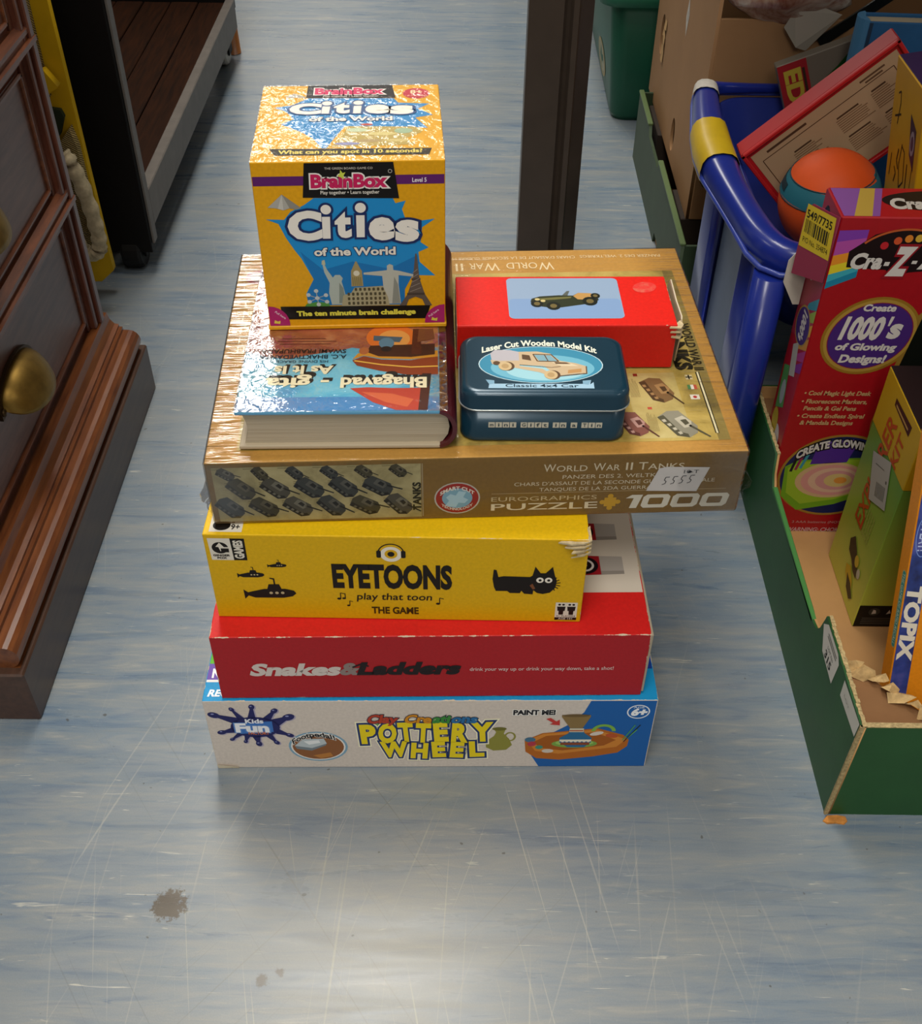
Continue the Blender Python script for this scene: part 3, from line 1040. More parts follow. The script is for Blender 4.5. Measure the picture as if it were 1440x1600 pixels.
# eyeball with headphones
p.ring(126.6, 67.8, 9.2, 9.2, 0.9, IK, 'eyeball_logo', 0.6, a0=0, a1=180)
p.ell(126.6, 66.8, 7.4, 7.2, '#e6dfcf', 'eyeball_logo', 1)
p.ell(126.6, 67, 4.4, 4.3, '#d4a512', 'eyeball_logo', 1.6)
p.ell(126.6, 67, 2.4, 2.4, IK, 'eyeball_logo', 2.0)
for s_ in (-1, 1):
    p.rrect(126.6 + s_ * 8.4 - 1.6, 63.4, 126.6 + s_ * 8.4 + 1.6, 70.4, 1.2, IK, 'eyeball_logo', 1.8)
p.text('EYETOONS', 85, 34, 168.4, 55.2, IK, 'title_lettering', 2, 0.05)
p.text('play that toon', 101, 21, 154, 27.6, IK, 'title_lettering', 2, 0.012, shear=0.1)
p.text('THE GAME', 111, 6.6, 144.6, 13.2, '#3b2c0c', 'title_lettering', 2, 0.035)
for (nx, ny, k) in ((90, 24, 1.0), (96, 16.5, .8), (160, 20.2, 1.0)):
    p.ell(nx - 1.6 * k, ny - 2.6 * k, 1.5 * k, 1.1 * k, IK, 'music_note#%d' % nx, 1, 10)
    p.line([(nx - .4 * k, ny - 2.6 * k), (nx - .4 * k, ny + 3.4 * k), (nx + 2.6 * k, ny + 2.4 * k)], 0.7 * k, IK, 'music_note#%d' % nx, 1)
    if nx < 95:
        p.line([(nx + 2.8 * k, ny + 3 * k), (nx + 2.8 * k, ny - 2 * k)], 0.7 * k, IK, 'music_note#%d' % nx, 1)
        p.ell(nx + 1.9 * k, ny - 2.2 * k, 1.4 * k, 1 * k, IK, 'music_note#%d' % nx, 1, 10)


def sub(cx_, cy_, L, ang):
    T = lambda pts: [(cx_ + L * (x * math.cos(ang) - y * math.sin(ang)), cy_ + L * (x * math.sin(ang) + y * math.cos(ang))) for x, y in pts]
    p.poly(T([(-.30, -.11), (.25, -.12), (.42, -.08), (.5, 0), (.46, .08), (.3, .13), (-.1, .13), (-.32, .07), (-.42, .04), (-.5, .12), (-.5, -.14), (-.42, -.05)]), IK, 'submarine#%d' % cx_, 1)
    p.poly(T([(-.05, .1), (.24, .1), (.20, .26), (0, .26)]), IK, 'submarine#%d' % cx_, 1.2)
    p.poly(T([(.10, .24), (.13, .24), (.13, .42), (.04, .44), (.04, .41), (.10, .39)]), IK, 'submarine#%d' % cx_, 1.2)
    for k in range(3):
        q = T([(.02 + .11 * k, .02)])[0]
        p.ell(q[0], q[1], .035 * L, .035 * L, '#b9aa84', 'submarine#%d' % cx_, 2, 10)


sub(40, 25.6, 37, 0.03)
sub(28.5, 44.2, 19, 0.03)
sub(47.6, 54, 13.5, 0.03)
# terrier
p.poly([(199, 32), (207, 32), (209, 30), (216, 30), (217, 32.5), (219, 29.5), (225, 29), (226, 41), (226, 46.5), (204, 47), (200.5, 46), (199, 53), (197, 53.5), (196.4, 44), (197.6, 36)], IK, 'dog_picture', 1)
p.poly([(224.5, 34), (228, 30.5), (232, 29.5), (237, 31), (240.5, 36), (241.2, 43), (239.5, 48.5), (237.6, 57), (233, 50.6), (229.5, 50.6), (225.6, 57), (224, 48), (221.6, 46), (223.6, 44), (221.6, 42), (223.8, 40)], IK, 'dog_picture', 1.4)
for k in range(6):
    a = -1.1 + k * 0.42
    p.line([(237, 40), (237 + 7 * math.cos(a), 40 + 7.6 * math.sin(a))], 0.8, IK, 'dog_picture', 1.2)
for x in (229.4, 235.4):
    p.ell(x, 43.6, 2.6, 2.7, '#e9e2d2', 'dog_picture', 2.2, 16)
    p.ell(x + .1, 43.5, 1.1, 1.2, IK, 'dog_picture', 2.6, 12)
p.poly([(222.5, 38), (225, 34), (226.6, 35), (224.4, 40)], '#7a4a2c', 'dog_picture', 2.2)
# player badge
p.rect(242, 4.2, 257.6, 20.8, '#d9d3c2', 'player_badge', 0)
p.rect(242, 2.4, 257.6, 5.2, '#1c1712', 'player_badge', 1)
for x in (246.2, 253.4):
    for s_ in (-1, 1):
        p.ell(x + s_ * 1.4, 18.6, 1.0, 1.0, IK, 'player_badge', 1, 10)
    p.poly([(x - 3, 16.6), (x + 3, 16.6), (x + 2.6, 12), (x + 1.7, 12), (x + 1.6, 8), (x - 1.6, 8), (x - 1.7, 12), (x - 2.6, 12)], IK, 'player_badge', 1)
p.text('4+ PLAYERS', 243, 6, 256.6, 7.3, IK, 'player_badge', 1.6, 0.01)
p.text('AGE 14+', 244.6, 3.0, 255, 4.7, '#d9d3c2', 'player_badge', 1.8, 0.01)
p.build()
p = top_print(ey, w, h, rough=0.34)
p.rect(4.1, 2.6, 26.3, 30, '#d9d3c4', 'maker_logo_top', 0)
p.ell(12, 9, 6, 5, '#15110d', 'maker_logo_top', 1)
p.text('9+', 18.5, 5, 24.5, 10, '#15110d', 'maker_logo_top', 2, 0.02)
p.build()
# crushed, torn front right corner: peeled layers of board
TP = plain('#c6b48e', 0.85, 0.2, 0, 0, 0.25, 260, 0.6, 500)
TPD = plain('#7d6840', 0.85, 0.2)
bm = bmesh.new()
rnd = random.Random(3)
for k in range(4):
    zz = h - 0.0015 - k * 0.0036
    xl = w / 2 - 0.020 + k * 0.0045 + rnd.uniform(-.002, .002)
    pts = [(xl, -0.0012 - .0004 * k), (w / 2 - 0.012, -0.0030 - .0006 * k), (w / 2 - 0.003, -0.0022), (w / 2 + 0.0018, 0.001), (w / 2 + 0.0014, 0.016 - 0.002 * k), (w / 2 - 0.002, 0.012), (w / 2 - 0.010, 0.004)]
    lo = [bm.verts.new((x, y, zz - 0.0010 + rnd.uniform(-.0007, .0007))) for x, y in pts]
    hi = [bm.verts.new((v_.co.x, v_.co.y, v_.co.z + 0.0013)) for v_ in lo]
    bm.faces.new(lo)
    bm.faces.new(hi)
    for i in range(len(pts)):
        j = (i + 1) % len(pts)
        bm.faces.new((lo[i], lo[j], hi[j], hi[i]))
part_label(bm_obj('crushed_corner', bm, TP, ey), 'torn and crushed grey board corner')

# ------------------------------------------------------------------ jigsaw box
z0 += 0.0834
w, d, h = 0.356, 0.261, 0.0540
pz = thing('jigsaw_box', 'wide tan World War II Tanks jigsaw box in clear shrink wrap', 'jigsaw box', (0.0113, 0.5554, z0), (0, 0, 0.0555))
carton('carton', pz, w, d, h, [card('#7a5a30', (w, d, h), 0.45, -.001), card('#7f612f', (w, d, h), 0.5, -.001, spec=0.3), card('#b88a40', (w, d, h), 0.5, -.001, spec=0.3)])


def khaki(c1, c2, c3, sc_=28):
    m, nt, b = new_mat('aged_map_print')
    v = obj_coord(nt)
    n1 = noise(nt, v, sc_, 6, 0.65, 0.5)
    nt.links.new(ramp(nt, n1, [(0.28, lin(c1)), (0.5, lin(c2)), (0.72, lin(c3))]), b.inputs['Base Color'])
    b.inputs['Roughness'].default_value = 0.42
    return m


KH = khaki('#77662e', '#b39a4c', '#c9b062')
KF = khaki('#736a42', '#a3976a', '#b7ab7e', 40)
p = front_print(pz, w, rough=0.42)
p.poly([(4, 50), (140, 50), (140, 2.4), (4, 2.4)], KF, 'tank_picture', 0)
rnd = random.Random(11)
GREY = [('#3b3d3c', '#1f2122', '#55554f'), ('#45402f', '#25221b', '#605a48'), ('#363c3a', '#1d2121', '#525852'), ('#4c4940', '#282622', '#6d6a5e')]
for row, yy in ((0, 46.5), (1, 31.5), (2, 15.0)):
    for k in range(6):
        xx = 13 + k * 22.5 + (9 if row % 2 else 0)
        if xx > 132:
            continue
        g = GREY[rnd.randrange(4)]
        p.tank(xx, yy - (2 if row == 0 else 0), 19.5 if row else 12, -0.75 + rnd.uniform(-.25, .25), g[0], g[1], g[2], 'tank_picture', 1)
        for q in range(3):
            p.rect(xx - 11, yy + 5 - q * 1.5, xx - 11 + rnd.uniform(5, 8), yy + 5.5 - q * 1.5, '#6e6540', 'tank_picture', 0.6)
p.vtext('TANKS', 134.5, 9, 139.5, 34, '#2b2718', 'tank_picture', 4, up=True, bold=0.04)
p.rect(140.6, 3, 141.2, 50, '#a3977a', 'tank_picture', 1)
CR = '#d5c9ad'
for (t, x0, x1, cap_) in (('W', 221, 229, 6.4), ('ORLD', 229.6, 250, 4.9), ('W', 254, 262, 6.4), ('AR', 262.4, 271.6, 4.9), ('II', 275.6, 280, 6.4), ('T', 284, 290, 6.4), ('ANKS', 290.4, 314.5, 4.9)):
    p.text(t, x0, 40.2, x1, 40.2 + cap_, CR, 'lettering', 2, 0.002)
p.text('PANZER DES 2. WELTKRIEGS', 234, 33.6, 312, 36.8, CR, 'lettering', 2)
p.text("CHARS D'ASSAUT DE LA SECONDE GUERRE MONDIALE", 202, 28.1, 337, 31.2, CR, 'lettering', 2)
p.text('TANQUES DE LA 2DA GUERRA MUNDIAL', 219, 22.9, 321, 25.9, CR, 'lettering', 2)
p.rect(187, 21.3, 346, 21.7, '#b9a47c', 'lettering', 1)
p.text('EUROGRAPHICS', 187, 14.6, 258.6, 18.4, '#c9b78f', 'lettering', 2)
p.text('PUZZLE', 187, 6.4, 259.6, 12.2, '#ddd2b6', 'lettering', 2, 0.01)
# flat racing-style digits
def zero(x0, x1, y0, y1, t, sh_):
    S = lambda pts: [(x + sh_ * (y - y0), y) for x, y in pts]
    c = 2.2
    o = S([(x0 + c, y0), (x1 - c, y0), (x1, y0 + c), (x1, y1 - c), (x1 - c, y1), (x0 + c, y1), (x0, y1 - c), (x0, y0 + c)])
    i = S([(x0 + t + .6, y0 + t * .7), (x1 - t - .6, y0 + t * .7), (x1 - t, y0 + t * .7 + .6), (x1 - t, y1 - t * .7 - .6), (x1 - t - .6, y1 - t * .7), (x0 + t + .6, y1 - t * .7), (x0 + t, y1 - t * .7 - .6), (x0 + t, y0 + t * .7 + .6)])
    p.add(o + i, [(k, (k + 1) % 8, 8 + (k + 1) % 8, 8 + k) for k in range(8)], '#d6cfbd', 'number_lettering', 2)


p.poly([(281.5, 5.4), (286.5, 5.4), (290, 17.6), (282.5, 17.6), (278.5, 14.6), (284, 14.6)], '#d6cfbd', 'number_lettering', 2)
for k in range(3):
    zero(289 + k * 20.2, 307.5 + k * 20.2, 5.4, 17.6, 4.4, 0.16)
# jigsaw piece and roundel
JP = '#c79a2e'
p.rect(264, 7.6, 272, 15.6, JP, 'jigsaw_mark', 1)
for (x, y) in ((268, 17), (262.8, 11.6), (273.2, 11.6), (268, 6.2)):
    p.ell(x, y, 2.0, 2.0, JP, 'jigsaw_mark', 1.2, 12)
p.ell(164, 18.6, 15.4, 14.2, '#b9b7ad', 'roundel', 1)
p.ell(164, 18.6, 14.4, 13.2, '#9a2c26', 'roundel', 1.5)
p.ell(164, 18.6, 10.2, 9.0, '#7fa9bd', 'roundel', 2)
p.poly([(156, 12), (163, 10.5), (165, 14.5), (169, 14), (171.5, 17), (168, 19.5), (170, 24), (165, 25), (163, 21), (159.5, 22.5), (156.5, 19.5), (158.5, 16.5)], '#a9c9d6', 'roundel', 2.5)
p.text('SMART CUT', 152.5, 26.2, 175.5, 29.2, '#e4ddd0', 'roundel', 3, 0.03, arc=5.0)
p.text('TECHNOLOGY', 153.5, 7.6, 174.5, 9.8, '#e4ddd0', 'roundel', 3, 0.02, arc=-4.2)
# handwritten price sticker
p.poly([(298, 41), (303, 42.2), (332, 41), (326, 19.8), (291.5, 21.2)], '#cfcac6', 'price_sticker', 4.6)
for k in range(4):
    x = 301.5 + k * 5.6
    p.line([(x + 4.6, 33.2 + k * .4), (x + 2, 33 + k * .4), (x + 1.2, 30.4 + k * .3), (x + 2.6, 29.4 + k * .3), (x + 2, 27.4 + k * .3), (x, 26.6 + k * .3)], 0.55, '#3b3a3c', 'price_sticker', 6)
p.text('10-T', 315, 36.2, 325, 39, '#3b3a3c', 'price_sticker', 6, 0.0)
p.ell(319, 37.4, 1.4, 1.0, '#2a2a2c', 'price_sticker', 6.4, 10)
p.build()
p = top_print(pz, w, h, rough=0.4)
p.poly([(20, 12), (346.5, 12), (346.5, 226), (20, 226)], KH, 'map_picture', 0)
p.poly([(338.5, 12), (346.5, 12), (346.5, 226), (338.5, 226)], khaki('#5e5026', '#857238', '#9a8746'), 'map_picture', 0.5)
TC = '#e2cfa6'
# lettering along the back, read from the far side
for (t, x0, x1, hh) in (('W', 240, 252.5, 11.5), ('ORLD', 214, 239, 9), ('W', 196, 208.5, 11.5), ('AR', 184, 195.5, 9), ('II', 173, 179, 11.5)):
    p.text(t, x0, 241.5 - hh, x1, 241.5, TC, 'lettering', 2, 0.002, flip=True)
p.text('TANKS', 128, 231, 167, 241.5, TC, 'lettering', 2, 0.002, flip=True)
p.text('PANZER DES 2. WELTKRIEGS', 275, 247.5, 341, 251.5, TC, 'lettering', 2, flip=True)
p.text("CHARS D'ASSAUT DE LA SECONDE GUERRE MONDIALE", 150, 247, 271, 251, TC, 'lettering', 2, flip=True)
p.text('TANQUES DE LA 2DA GUERRA MUNDIAL', 60, 247, 146, 251, TC, 'lettering', 2, flip=True)
# side title and bar
p.vtext('WORLD WAR II', 338, 90, 344.5, 150, '#2a2412', 'lettering', 3, bold=0.03)
p.vtext('TANKS', 325.5, 90.5, 336.5, 150, '#231e10', 'lettering', 3, bold=0.06)
p.rect(337.6, 19, 340.4, 88, '#2a2412', 'bar', 2)
p.rect(338.4, 19, 339.7, 88, '#e0d6b0', 'bar', 3)
p.rect(329.4, 79.2, 334.4, 84.8, '#cfc096', 'flag#a', 2)
p.rect(331.4, 79.4, 332.4, 84.6, '#1c1a14', 'flag#a', 3)
p.rect(329.6, 81.4, 334.2, 82.6, '#1c1a14', 'flag#a', 3)
for i, c in enumerate(('#4c7a4a', '#d8d2c2', '#b4523c')):
    p.rect(328.8 + i * 2.2, 67.8, 331 + i * 2.2, 73, c, 'flag#b', 2)
p.rect(328.6, 56.2, 335, 61.6, '#d8d2c2', 'flag#c', 2)
p.ell(331.8, 58.9, 1.4, 1.4, '#b03030', 'flag#c', 3, 14)
p.poly([(286, 15), (322, 15), (322, 88), (286, 88)], khaki('#a08c4c', '#b8a565', '#c8b87c'), 'map_picture', 1)
p.tank(308, 68, 27, -1.15, '#7a5c3a', '#4e3a24', '#a07c50', 'tank_picture', 2)
p.tank(316, 30, 28, -1.0, '#8f8a78', '#55513f', '#bdb6a2', 'tank_picture', 2)
p.tank(285, 31, 25, -1.1, '#7d4f44', '#57332c', '#b08a80', 'tank_picture', 2)
p.tank(256, 60, 25, -1.1, '#6d5a3a', '#3e3424', '#9a855c', 'tank_picture', 2)
p.rect(292.6, 84.2, 295.6, 87.4, '#8a2f22', 'flag#d', 2)
p.rect(296.6, 46, 299.6, 48.6, '#b9503c', 'flag#e', 2)
rnd = random.Random(5)
for k in range(9):
    p.rect(287.6 + 0.75 * k, 60, 287.8 + 0.75 * k, 60 + rnd.uniform(16, 22), '#5a4a2a', 'small_print', 2)
    p.rect(294.4 + 0.75 * k, 22, 294.6 + 0.75 * k, 22 + rnd.uniform(14, 21), '#5a4a2a', 'small_print', 2)
# puzzle lettering along the left border
p.vtext('PUZZLE', 9, 122, 19, 208, '#ead7b4', 'lettering', 3, bold=0.0)
p.ell(16, 226, 10, 10, '#a04a44', 'roundel_top', 1)
p.ell(16, 226, 6.6, 6.6, '#b9a9a0', 'roundel_top', 2)
p.build()
FILM_A = film('shrink_film', (22, 210, 60), 0.5, 0.03, 0.10, gain=0.35, edge=(0.178, 0.040, 3.0), detail=1.5)
bm = bmesh.new()
e = 0.0009
bm_box(bm, -w / 2 - e, w / 2 + e, -e, d + e, 0.0006, h + e, 0.0018, 2)
part_label(bm_obj('shrink_wrap', bm, FILM_A, pz, smooth=False), 'clear wrinkled shrink wrap')
# loose film seam flaps at the ends
for s_ in (-1, 1):
    v_, f_ = [], []
    for i in range(9):
        t = i / 8
        x = s_ * (w / 2 + 0.0012 + 0.0045 * math.sin(PI * t) ** 0.7 + 0.0008 * math.sin(t * 19))
        v_ += [(s_ * (w / 2 + 0.0008), 0.004 + 0.010 * t, 0.008 + 0.030 * t), (x, 0.000 + 0.004 * math.sin(7 * t), 0.008 + 0.030 * t)]
        if i:
            f_.append((2 * i - 2, 2 * i - 1, 2 * i + 1, 2 * i))
    mesh_obj('film_seam', v_, f_, film('loose_film', (200, 200, 200), 0.5, 0.16, 0.2), pz, smooth=True)

ZT = z0 + 0.0543 + 0.0007

# ------------------------------------------------------------------ hardback book lying upside down
w, d, h = 0.1400, 0.215, 0.0310
bk = thing('hardback_book', 'thick shrink-wrapped hardback Bhagavad-gita book lying under the yellow cube box', 'book', (-0.0750, 0.5610, ZT), (0, 0, 0.0317))
BL = plain('#5f9fc4', 0.25, 0.5)
PG, nt, b = new_mat('page_block')
zz = noise(nt, obj_coord(nt, (6, 6, 900)), 1.0, 3, 0.7)
nt.links.new(ramp(nt, zz, [(0.3, lin('#a3967e')), (0.7, lin('#bcb09a'))]), b.inputs['Base Color'])
b.inputs['Roughness'].default_value = 0.8
bump(nt, b, zz, 0.25)
# page block with a concave fore edge on the left
n = 10
prof = []
for i in range(n + 1):
    t = i / n
    prof.append((-w / 2 + 0.0035 + 0.0030 * math.sin(PI * t), 0.0026 + t * (h - 0.0056)))
prof += [(w / 2 - 0.008, h - 0.003), (w / 2 - 0.004, h * .7), (w / 2 - 0.003, h / 2), (w / 2 - 0.004, h * .3), (w / 2 - 0.008, 0.0026)]
bm = bmesh.new()
a = [bm.verts.new((x, 0.0035, z)) for x, z in prof]
c_ = [bm.verts.new((x, d - 0.0035, z)) for x, z in prof]
bm.faces.new(a)
bm.faces.new(c_)
for i in range(len(prof)):
    j = (i + 1) % len(prof)
    bm.faces.new((a[i], a[j], c_[j], c_[i]))
bm_obj('page_block', bm, PG, bk)
box('front_cover', -w / 2, w / 2 - 0.009, 0, d, h - 0.003, h, BL, bk, 0.0009, 2)
box('back_cover', -w / 2, w / 2 - 0.009, 0, d, 0, 0.003, plain('#b3a58c', 0.5), bk, 0.0009, 2)
# rounded spine
prof = []
for i in range(13):
    t = i / 12
    prof.append((w / 2 - 0.009 + 0.011 * math.sin(PI * t) ** 0.55, t * h))
for i in reversed(range(13)):
    t = i / 12
    prof.append((w / 2 - 0.0095 + 0.0085 * math.sin(PI * t) ** 0.55, 0.0024 + t * (h - 0.0048)))
bm = bmesh.new()
a = [bm.verts.new((x, 0, z)) for x, z in prof]
c_ = [bm.verts.new((x, d, z)) for x, z in prof]
bm.faces.new(a)
bm.faces.new(c_)
for i in range(len(prof)):
    j = (i + 1) % len(prof)
    bm.faces.new((a[i], a[j], c_[j], c_[i]))
sp_ = bm_obj('spine', bm, plain('#4d141c', 0.3, 0.5), bk)
part_label(sp_, 'dark maroon rounded spine')
p = top_print(bk, w, h, rough=0.5, spec=0.25)


def cloud_mat(c1, c2, c3, s_, name):
    m, nt, b = new_mat(name)
    n1 = noise(nt, obj_coord(nt, (1, 1.6, 1)), s_, 4, 0.55, 0.6)
    nt.links.new(ramp(nt, n1, [(0.3, lin(c1)), (0.5, lin(c2)), (0.72, lin(c3))]), b.inputs['Base Color'])
    b.inputs['Roughness'].default_value = 0.5
    b.inputs['Specular IOR Level'].default_value = 0.25
    return m


SKY = cloud_mat('#3f8fc0', '#5fb4cf', '#86c6d6', 22, 'cover_sky')
CLD = cloud_mat('#7a3a2c', '#a5563e', '#c98a5c', 30, 'cover_clouds')
p.rect(0.5, 0.5, 130.5, 214.5, SKY, 'cover_picture', 0)
p.rect(0.5, 0.5, 130.5, 15, '#4a86bd', 'cover_picture', 0.5)
p.poly([(0.6, 66), (14, 60), (30, 57), (44, 62), (58, 65), (72, 70), (84, 67), (100, 74), (130.4, 70), (130.4, 214), (0.6, 214)], CLD, 'cover_picture', 1)
p.ell(98, 82, 17, 16, '#d9712c', 'cover_picture', 1.4)
p.ell(100, 80, 11, 11, '#e09a4c', 'cover_picture', 1.8)
# generic boat-like car, banner and pole
p.poly([(72.5, 55), (76, 49), (91.6, 43), (112, 38), (130, 39), (130, 60), (112, 55), (92, 56), (80, 60)], '#8a3f1f', 'cover_picture', 2.2)
p.poly([(72.5, 56), (80, 60.5), (92, 57), (112, 56), (130, 59), (130, 66), (84, 66), (76, 63)], '#c98a2c', 'cover_picture', 2.6)
p.poly([(82, 64.5), (90, 59.5), (112, 58.5), (128, 61.5), (128, 74), (84, 72)], '#4a2a1c', 'cover_picture', 3.0)
p.line([(74, 54.6), (92, 50), (112, 47), (130, 48)], 1.3, '#e0b04a', 'cover_picture', 3.2)
p.ell(80, 66, 3.4, 4.2, '#b0663a', 'cover_picture', 3.4)
p.ell(95, 75, 5.2, 6.4, '#5f7f92', 'cover_picture', 3.6)
p.ell(95, 68, 3.6, 3.2, '#2f2320', 'cover_picture', 3.9)
p.poly([(86, 78), (104, 76), (106, 82), (86, 84)], '#50606c', 'cover_picture', 3.5)
p.poly([(112, 62), (119, 62), (118, 92), (113, 92)], '#5a2c1c', 'cover_picture', 3.6)
p.poly([(116, 76), (128, 80), (127, 92), (117, 92)], '#7c4a2c', 'cover_picture', 3.7)
p.poly([(72.5, 24), (84, 25), (100, 24), (124, 24), (122, 0.8), (103, 0.8), (88, 9)], '#b2402c', 'cover_picture', 2.2)
p.poly([(80, 20), (100, 18), (114, 12), (110, 4), (96, 9)], '#c8603a', 'cover_picture', 2.6)
p.poly([(117, 0.8), (123, 0.8), (125.5, 40), (119.5, 40)], '#4a2418', 'cover_picture', 3.0)
# title, read from the far side
BKC = '#2c2620'
for (t, x0, x1, y0, y1) in (('Bhagavad', 66, 122.5, 24.6, 35.2), ('-', 53, 58.5, 24.6, 35.2), ('gita', 17, 47, 24.6, 35.2)):
    p.text(t, x0 + 1.6, y0 + 1.4, x1 + 2.6, y1 + 2.4, BKC, 'title_lettering', 4.0, 0.06, flip=True, shear=0.1)
    p.text(t, x0, y0, x1, y1, '#e3d8b4', 'title_lettering', 5, 0.035, flip=True)
p.text('As It Is', 23, 41, 62.5, 50, BKC, 'title_lettering', 4.0, 0.06, flip=True, shear=0.1)
p.text('As It Is', 21.5, 40, 60.5, 48.6, '#e3d8b4', 'title_lettering', 5, 0.035, flip=True)
p.text('HIS DIVINE GRACE', 22, 52.6, 56.5, 55.2, '#2f4450', 'author_lettering', 5, 0.01, flip=True)
p.text('A.C. BHAKTIVEDANTA', 10, 57.2, 68.5, 61.4, '#23303a', 'author_lettering', 5, 0.02, flip=True)
p.text('SWAMI PRABHUPADA', 10.5, 63.6, 68, 68, '#33261f', 'author_lettering', 5, 0.02, flip=True)
for k, ww in enumerate((40, 46, 34)):
    p.rect(32 - ww / 4, 74 + k * 3.2, 32 + ww / 1.6, 74.7 + k * 3.2, '#6d3a2c', 'author_lettering', 5)
p.build()
FILM_B = film('book_film', (120, 140, 110), 0.35, 0.02, 0.09, gain=0.18, edge=(0.070, 0.035, 0.6))
bm = bmesh.new()
bm_box(bm, -w / 2 - 0.0006, w / 2 - 0.004, -0.0006, d + 0.0006, h + 0.0002, h + 0.0009, 0.0003)
part_label(bm_obj('shrink_wrap', bm, FILM_B, bk), 'clear film over the cover')

# ------------------------------------------------------------------ yellow cube box
w, d, h = 0.1214, 0.1166, 0.1224
ct = thing('yellow_cube_game_box', 'yellow Cities of the World cube box on top of the book', 'game box', (-0.0731, 0.6543, ZT + 0.0310 + 0.0011), (0, 0, 0.0600))
YB = '#dc9d0c'
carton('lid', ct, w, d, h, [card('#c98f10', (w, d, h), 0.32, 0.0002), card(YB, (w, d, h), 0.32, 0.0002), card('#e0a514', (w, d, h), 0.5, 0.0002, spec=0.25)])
box('base_tray', -w / 2 - 0.0008, w / 2 + 0.0008, -0.0008, d + 0.0008, -0.0004, 0.0026, card('#d99c10', (w, d, 0.003), 0.4, 0.0002), ct, 0.0005)
p = front_print(ct, w, rough=0.3)
p.rect(0.6, 106.6, 120.8, 112.9, '#5c1f63', 'level_stripe', 0)
p.text('Level 5', 100.6, 108, 109.6, 110.8, '#e8dfe4', 'level_stripe', 2, 0.02)
p.poly([(33.5, 121.6), (89, 121.6), (92, 97), (31, 98.4)], '#15110f', 'brand_panel', 2)
p.text('THE GREEN BOARD GAME CO', 46, 117.2, 76, 118.6, '#cfc9be', 'brand_panel', 4, 0.0)
p.text('BrainBox', 36.6, 105.4, 85, 113.6, '#c21f56', 'brand_panel', 6, 0.05, outline=[('#e9e2da', 0.075)], shear=0.04)
p.poly([(53.6, 113), (55.4, 114.4), (55.8, 117), (57.2, 114.8), (59, 115.4), (57.6, 113), (58, 110.6), (55.8, 112)], '#c6cf4a', 'brand_panel', 7)
p.text('Play together • Learn together', 42.4, 100.6, 79.6, 102.9, '#ddd6ca', 'brand_panel', 4, 0.012)
p.ring(86.8, 115.6, 1.3, 1.3, 0.3, '#c9c2b8', 'brand_panel', 4, 14)
BURST = [(37.8, 98), (88, 97), (89.5, 93.5), (96.1, 95.2), (93.6, 89.3), (95.3, 83.5), (101.0, 80.4), (114.7, 82.2), (106.3, 76.2), (105.1, 65.4), (110.4, 61.4), (103.6, 58.2), (104.3, 50.7), (114.6, 40.2), (100.3, 40.8), (94.0, 34.7), (93.6, 17.8), (28.2, 18.6), (27.2, 27.7), (33.1, 39.0), (26.2, 55), (22.5, 61), (17.7, 70.1), (13.8, 80.3), (6.2, 83.6), (17.7, 83.1), (22.4, 88.8), (31.2, 93.2)]
p.poly(BURST, '#1f86c4', 'burst_picture', 0)
p.poly([(26, 60), (40, 46), (60, 52), (84, 46), (103, 56), (104, 50), (98, 38), (94, 30), (93.6, 18), (28.4, 18.8), (27.4, 27), (33.1, 39)], '#1a6fae', 'burst_picture', 0.5)
# paper pyramid
p.poly([(8.1, 91.8), (17.9, 100.8), (29.4, 91.2), (26, 90.2), (22, 91.2), (18, 89.8), (13, 91.4)], '#a9a49a', 'pyramid_print', 1)
p.poly([(17.9, 100.8), (29.4, 91.2), (26, 90.2), (22, 91.2)], '#8a857b', 'pyramid_print', 1.4)
p.poly([(17.9, 100.8), (14.5, 91), (18, 89.9)], '#c0bbb0', 'pyramid_print', 1.4)
NV = '#1c2b5a'


def cities(p, spec, fill, line):
    for (c, x0, y0, x1, y1) in spec:
        if c == 'i':
            r = (x1 - x0) / 2
            dot = (x1 - x0) * 0.60
            for (g, col, ly) in ((1.5, line, 5.0), (0, fill, 6.0)):
                p.ell((x0 + x1) / 2 + 0.5, y1 - dot, dot + g, dot + g, col, 'title_lettering', ly, 24)
                p.poly([(x0 - g, y0 - g), (x1 + g - .6, y0 - g), (x1 + g, y1 - 2.5 * dot + g), (x0 + .4 - g, y1 - 2.5 * dot + g)], col, 'title_lettering', ly + 0.1)
        else:
            p.text(c, x0, y0, x1, y1, fill, 'title_lettering', 6.2, 0.055, fit='box', outline=[(line, 0.06)], shear=0.03)


cities(p, (('C', 19.2, 68, 41.4, 89.6), ('i', 41.6, 69.4, 47.2, 93.4), ('t', 49.6, 69.6, 60.4, 88.6), ('i', 63.6, 70, 69.4, 94.4), ('e', 71.4, 67.4, 88.4, 84.2), ('s', 88.6, 66, 104.2, 82)), '#e6dfd4', NV)
p.text('of the World', 35, 57, 88.6, 62.4, '#e3dccf', 'title_lettering', 6, 0.035, outline=[(NV, 0.05)])
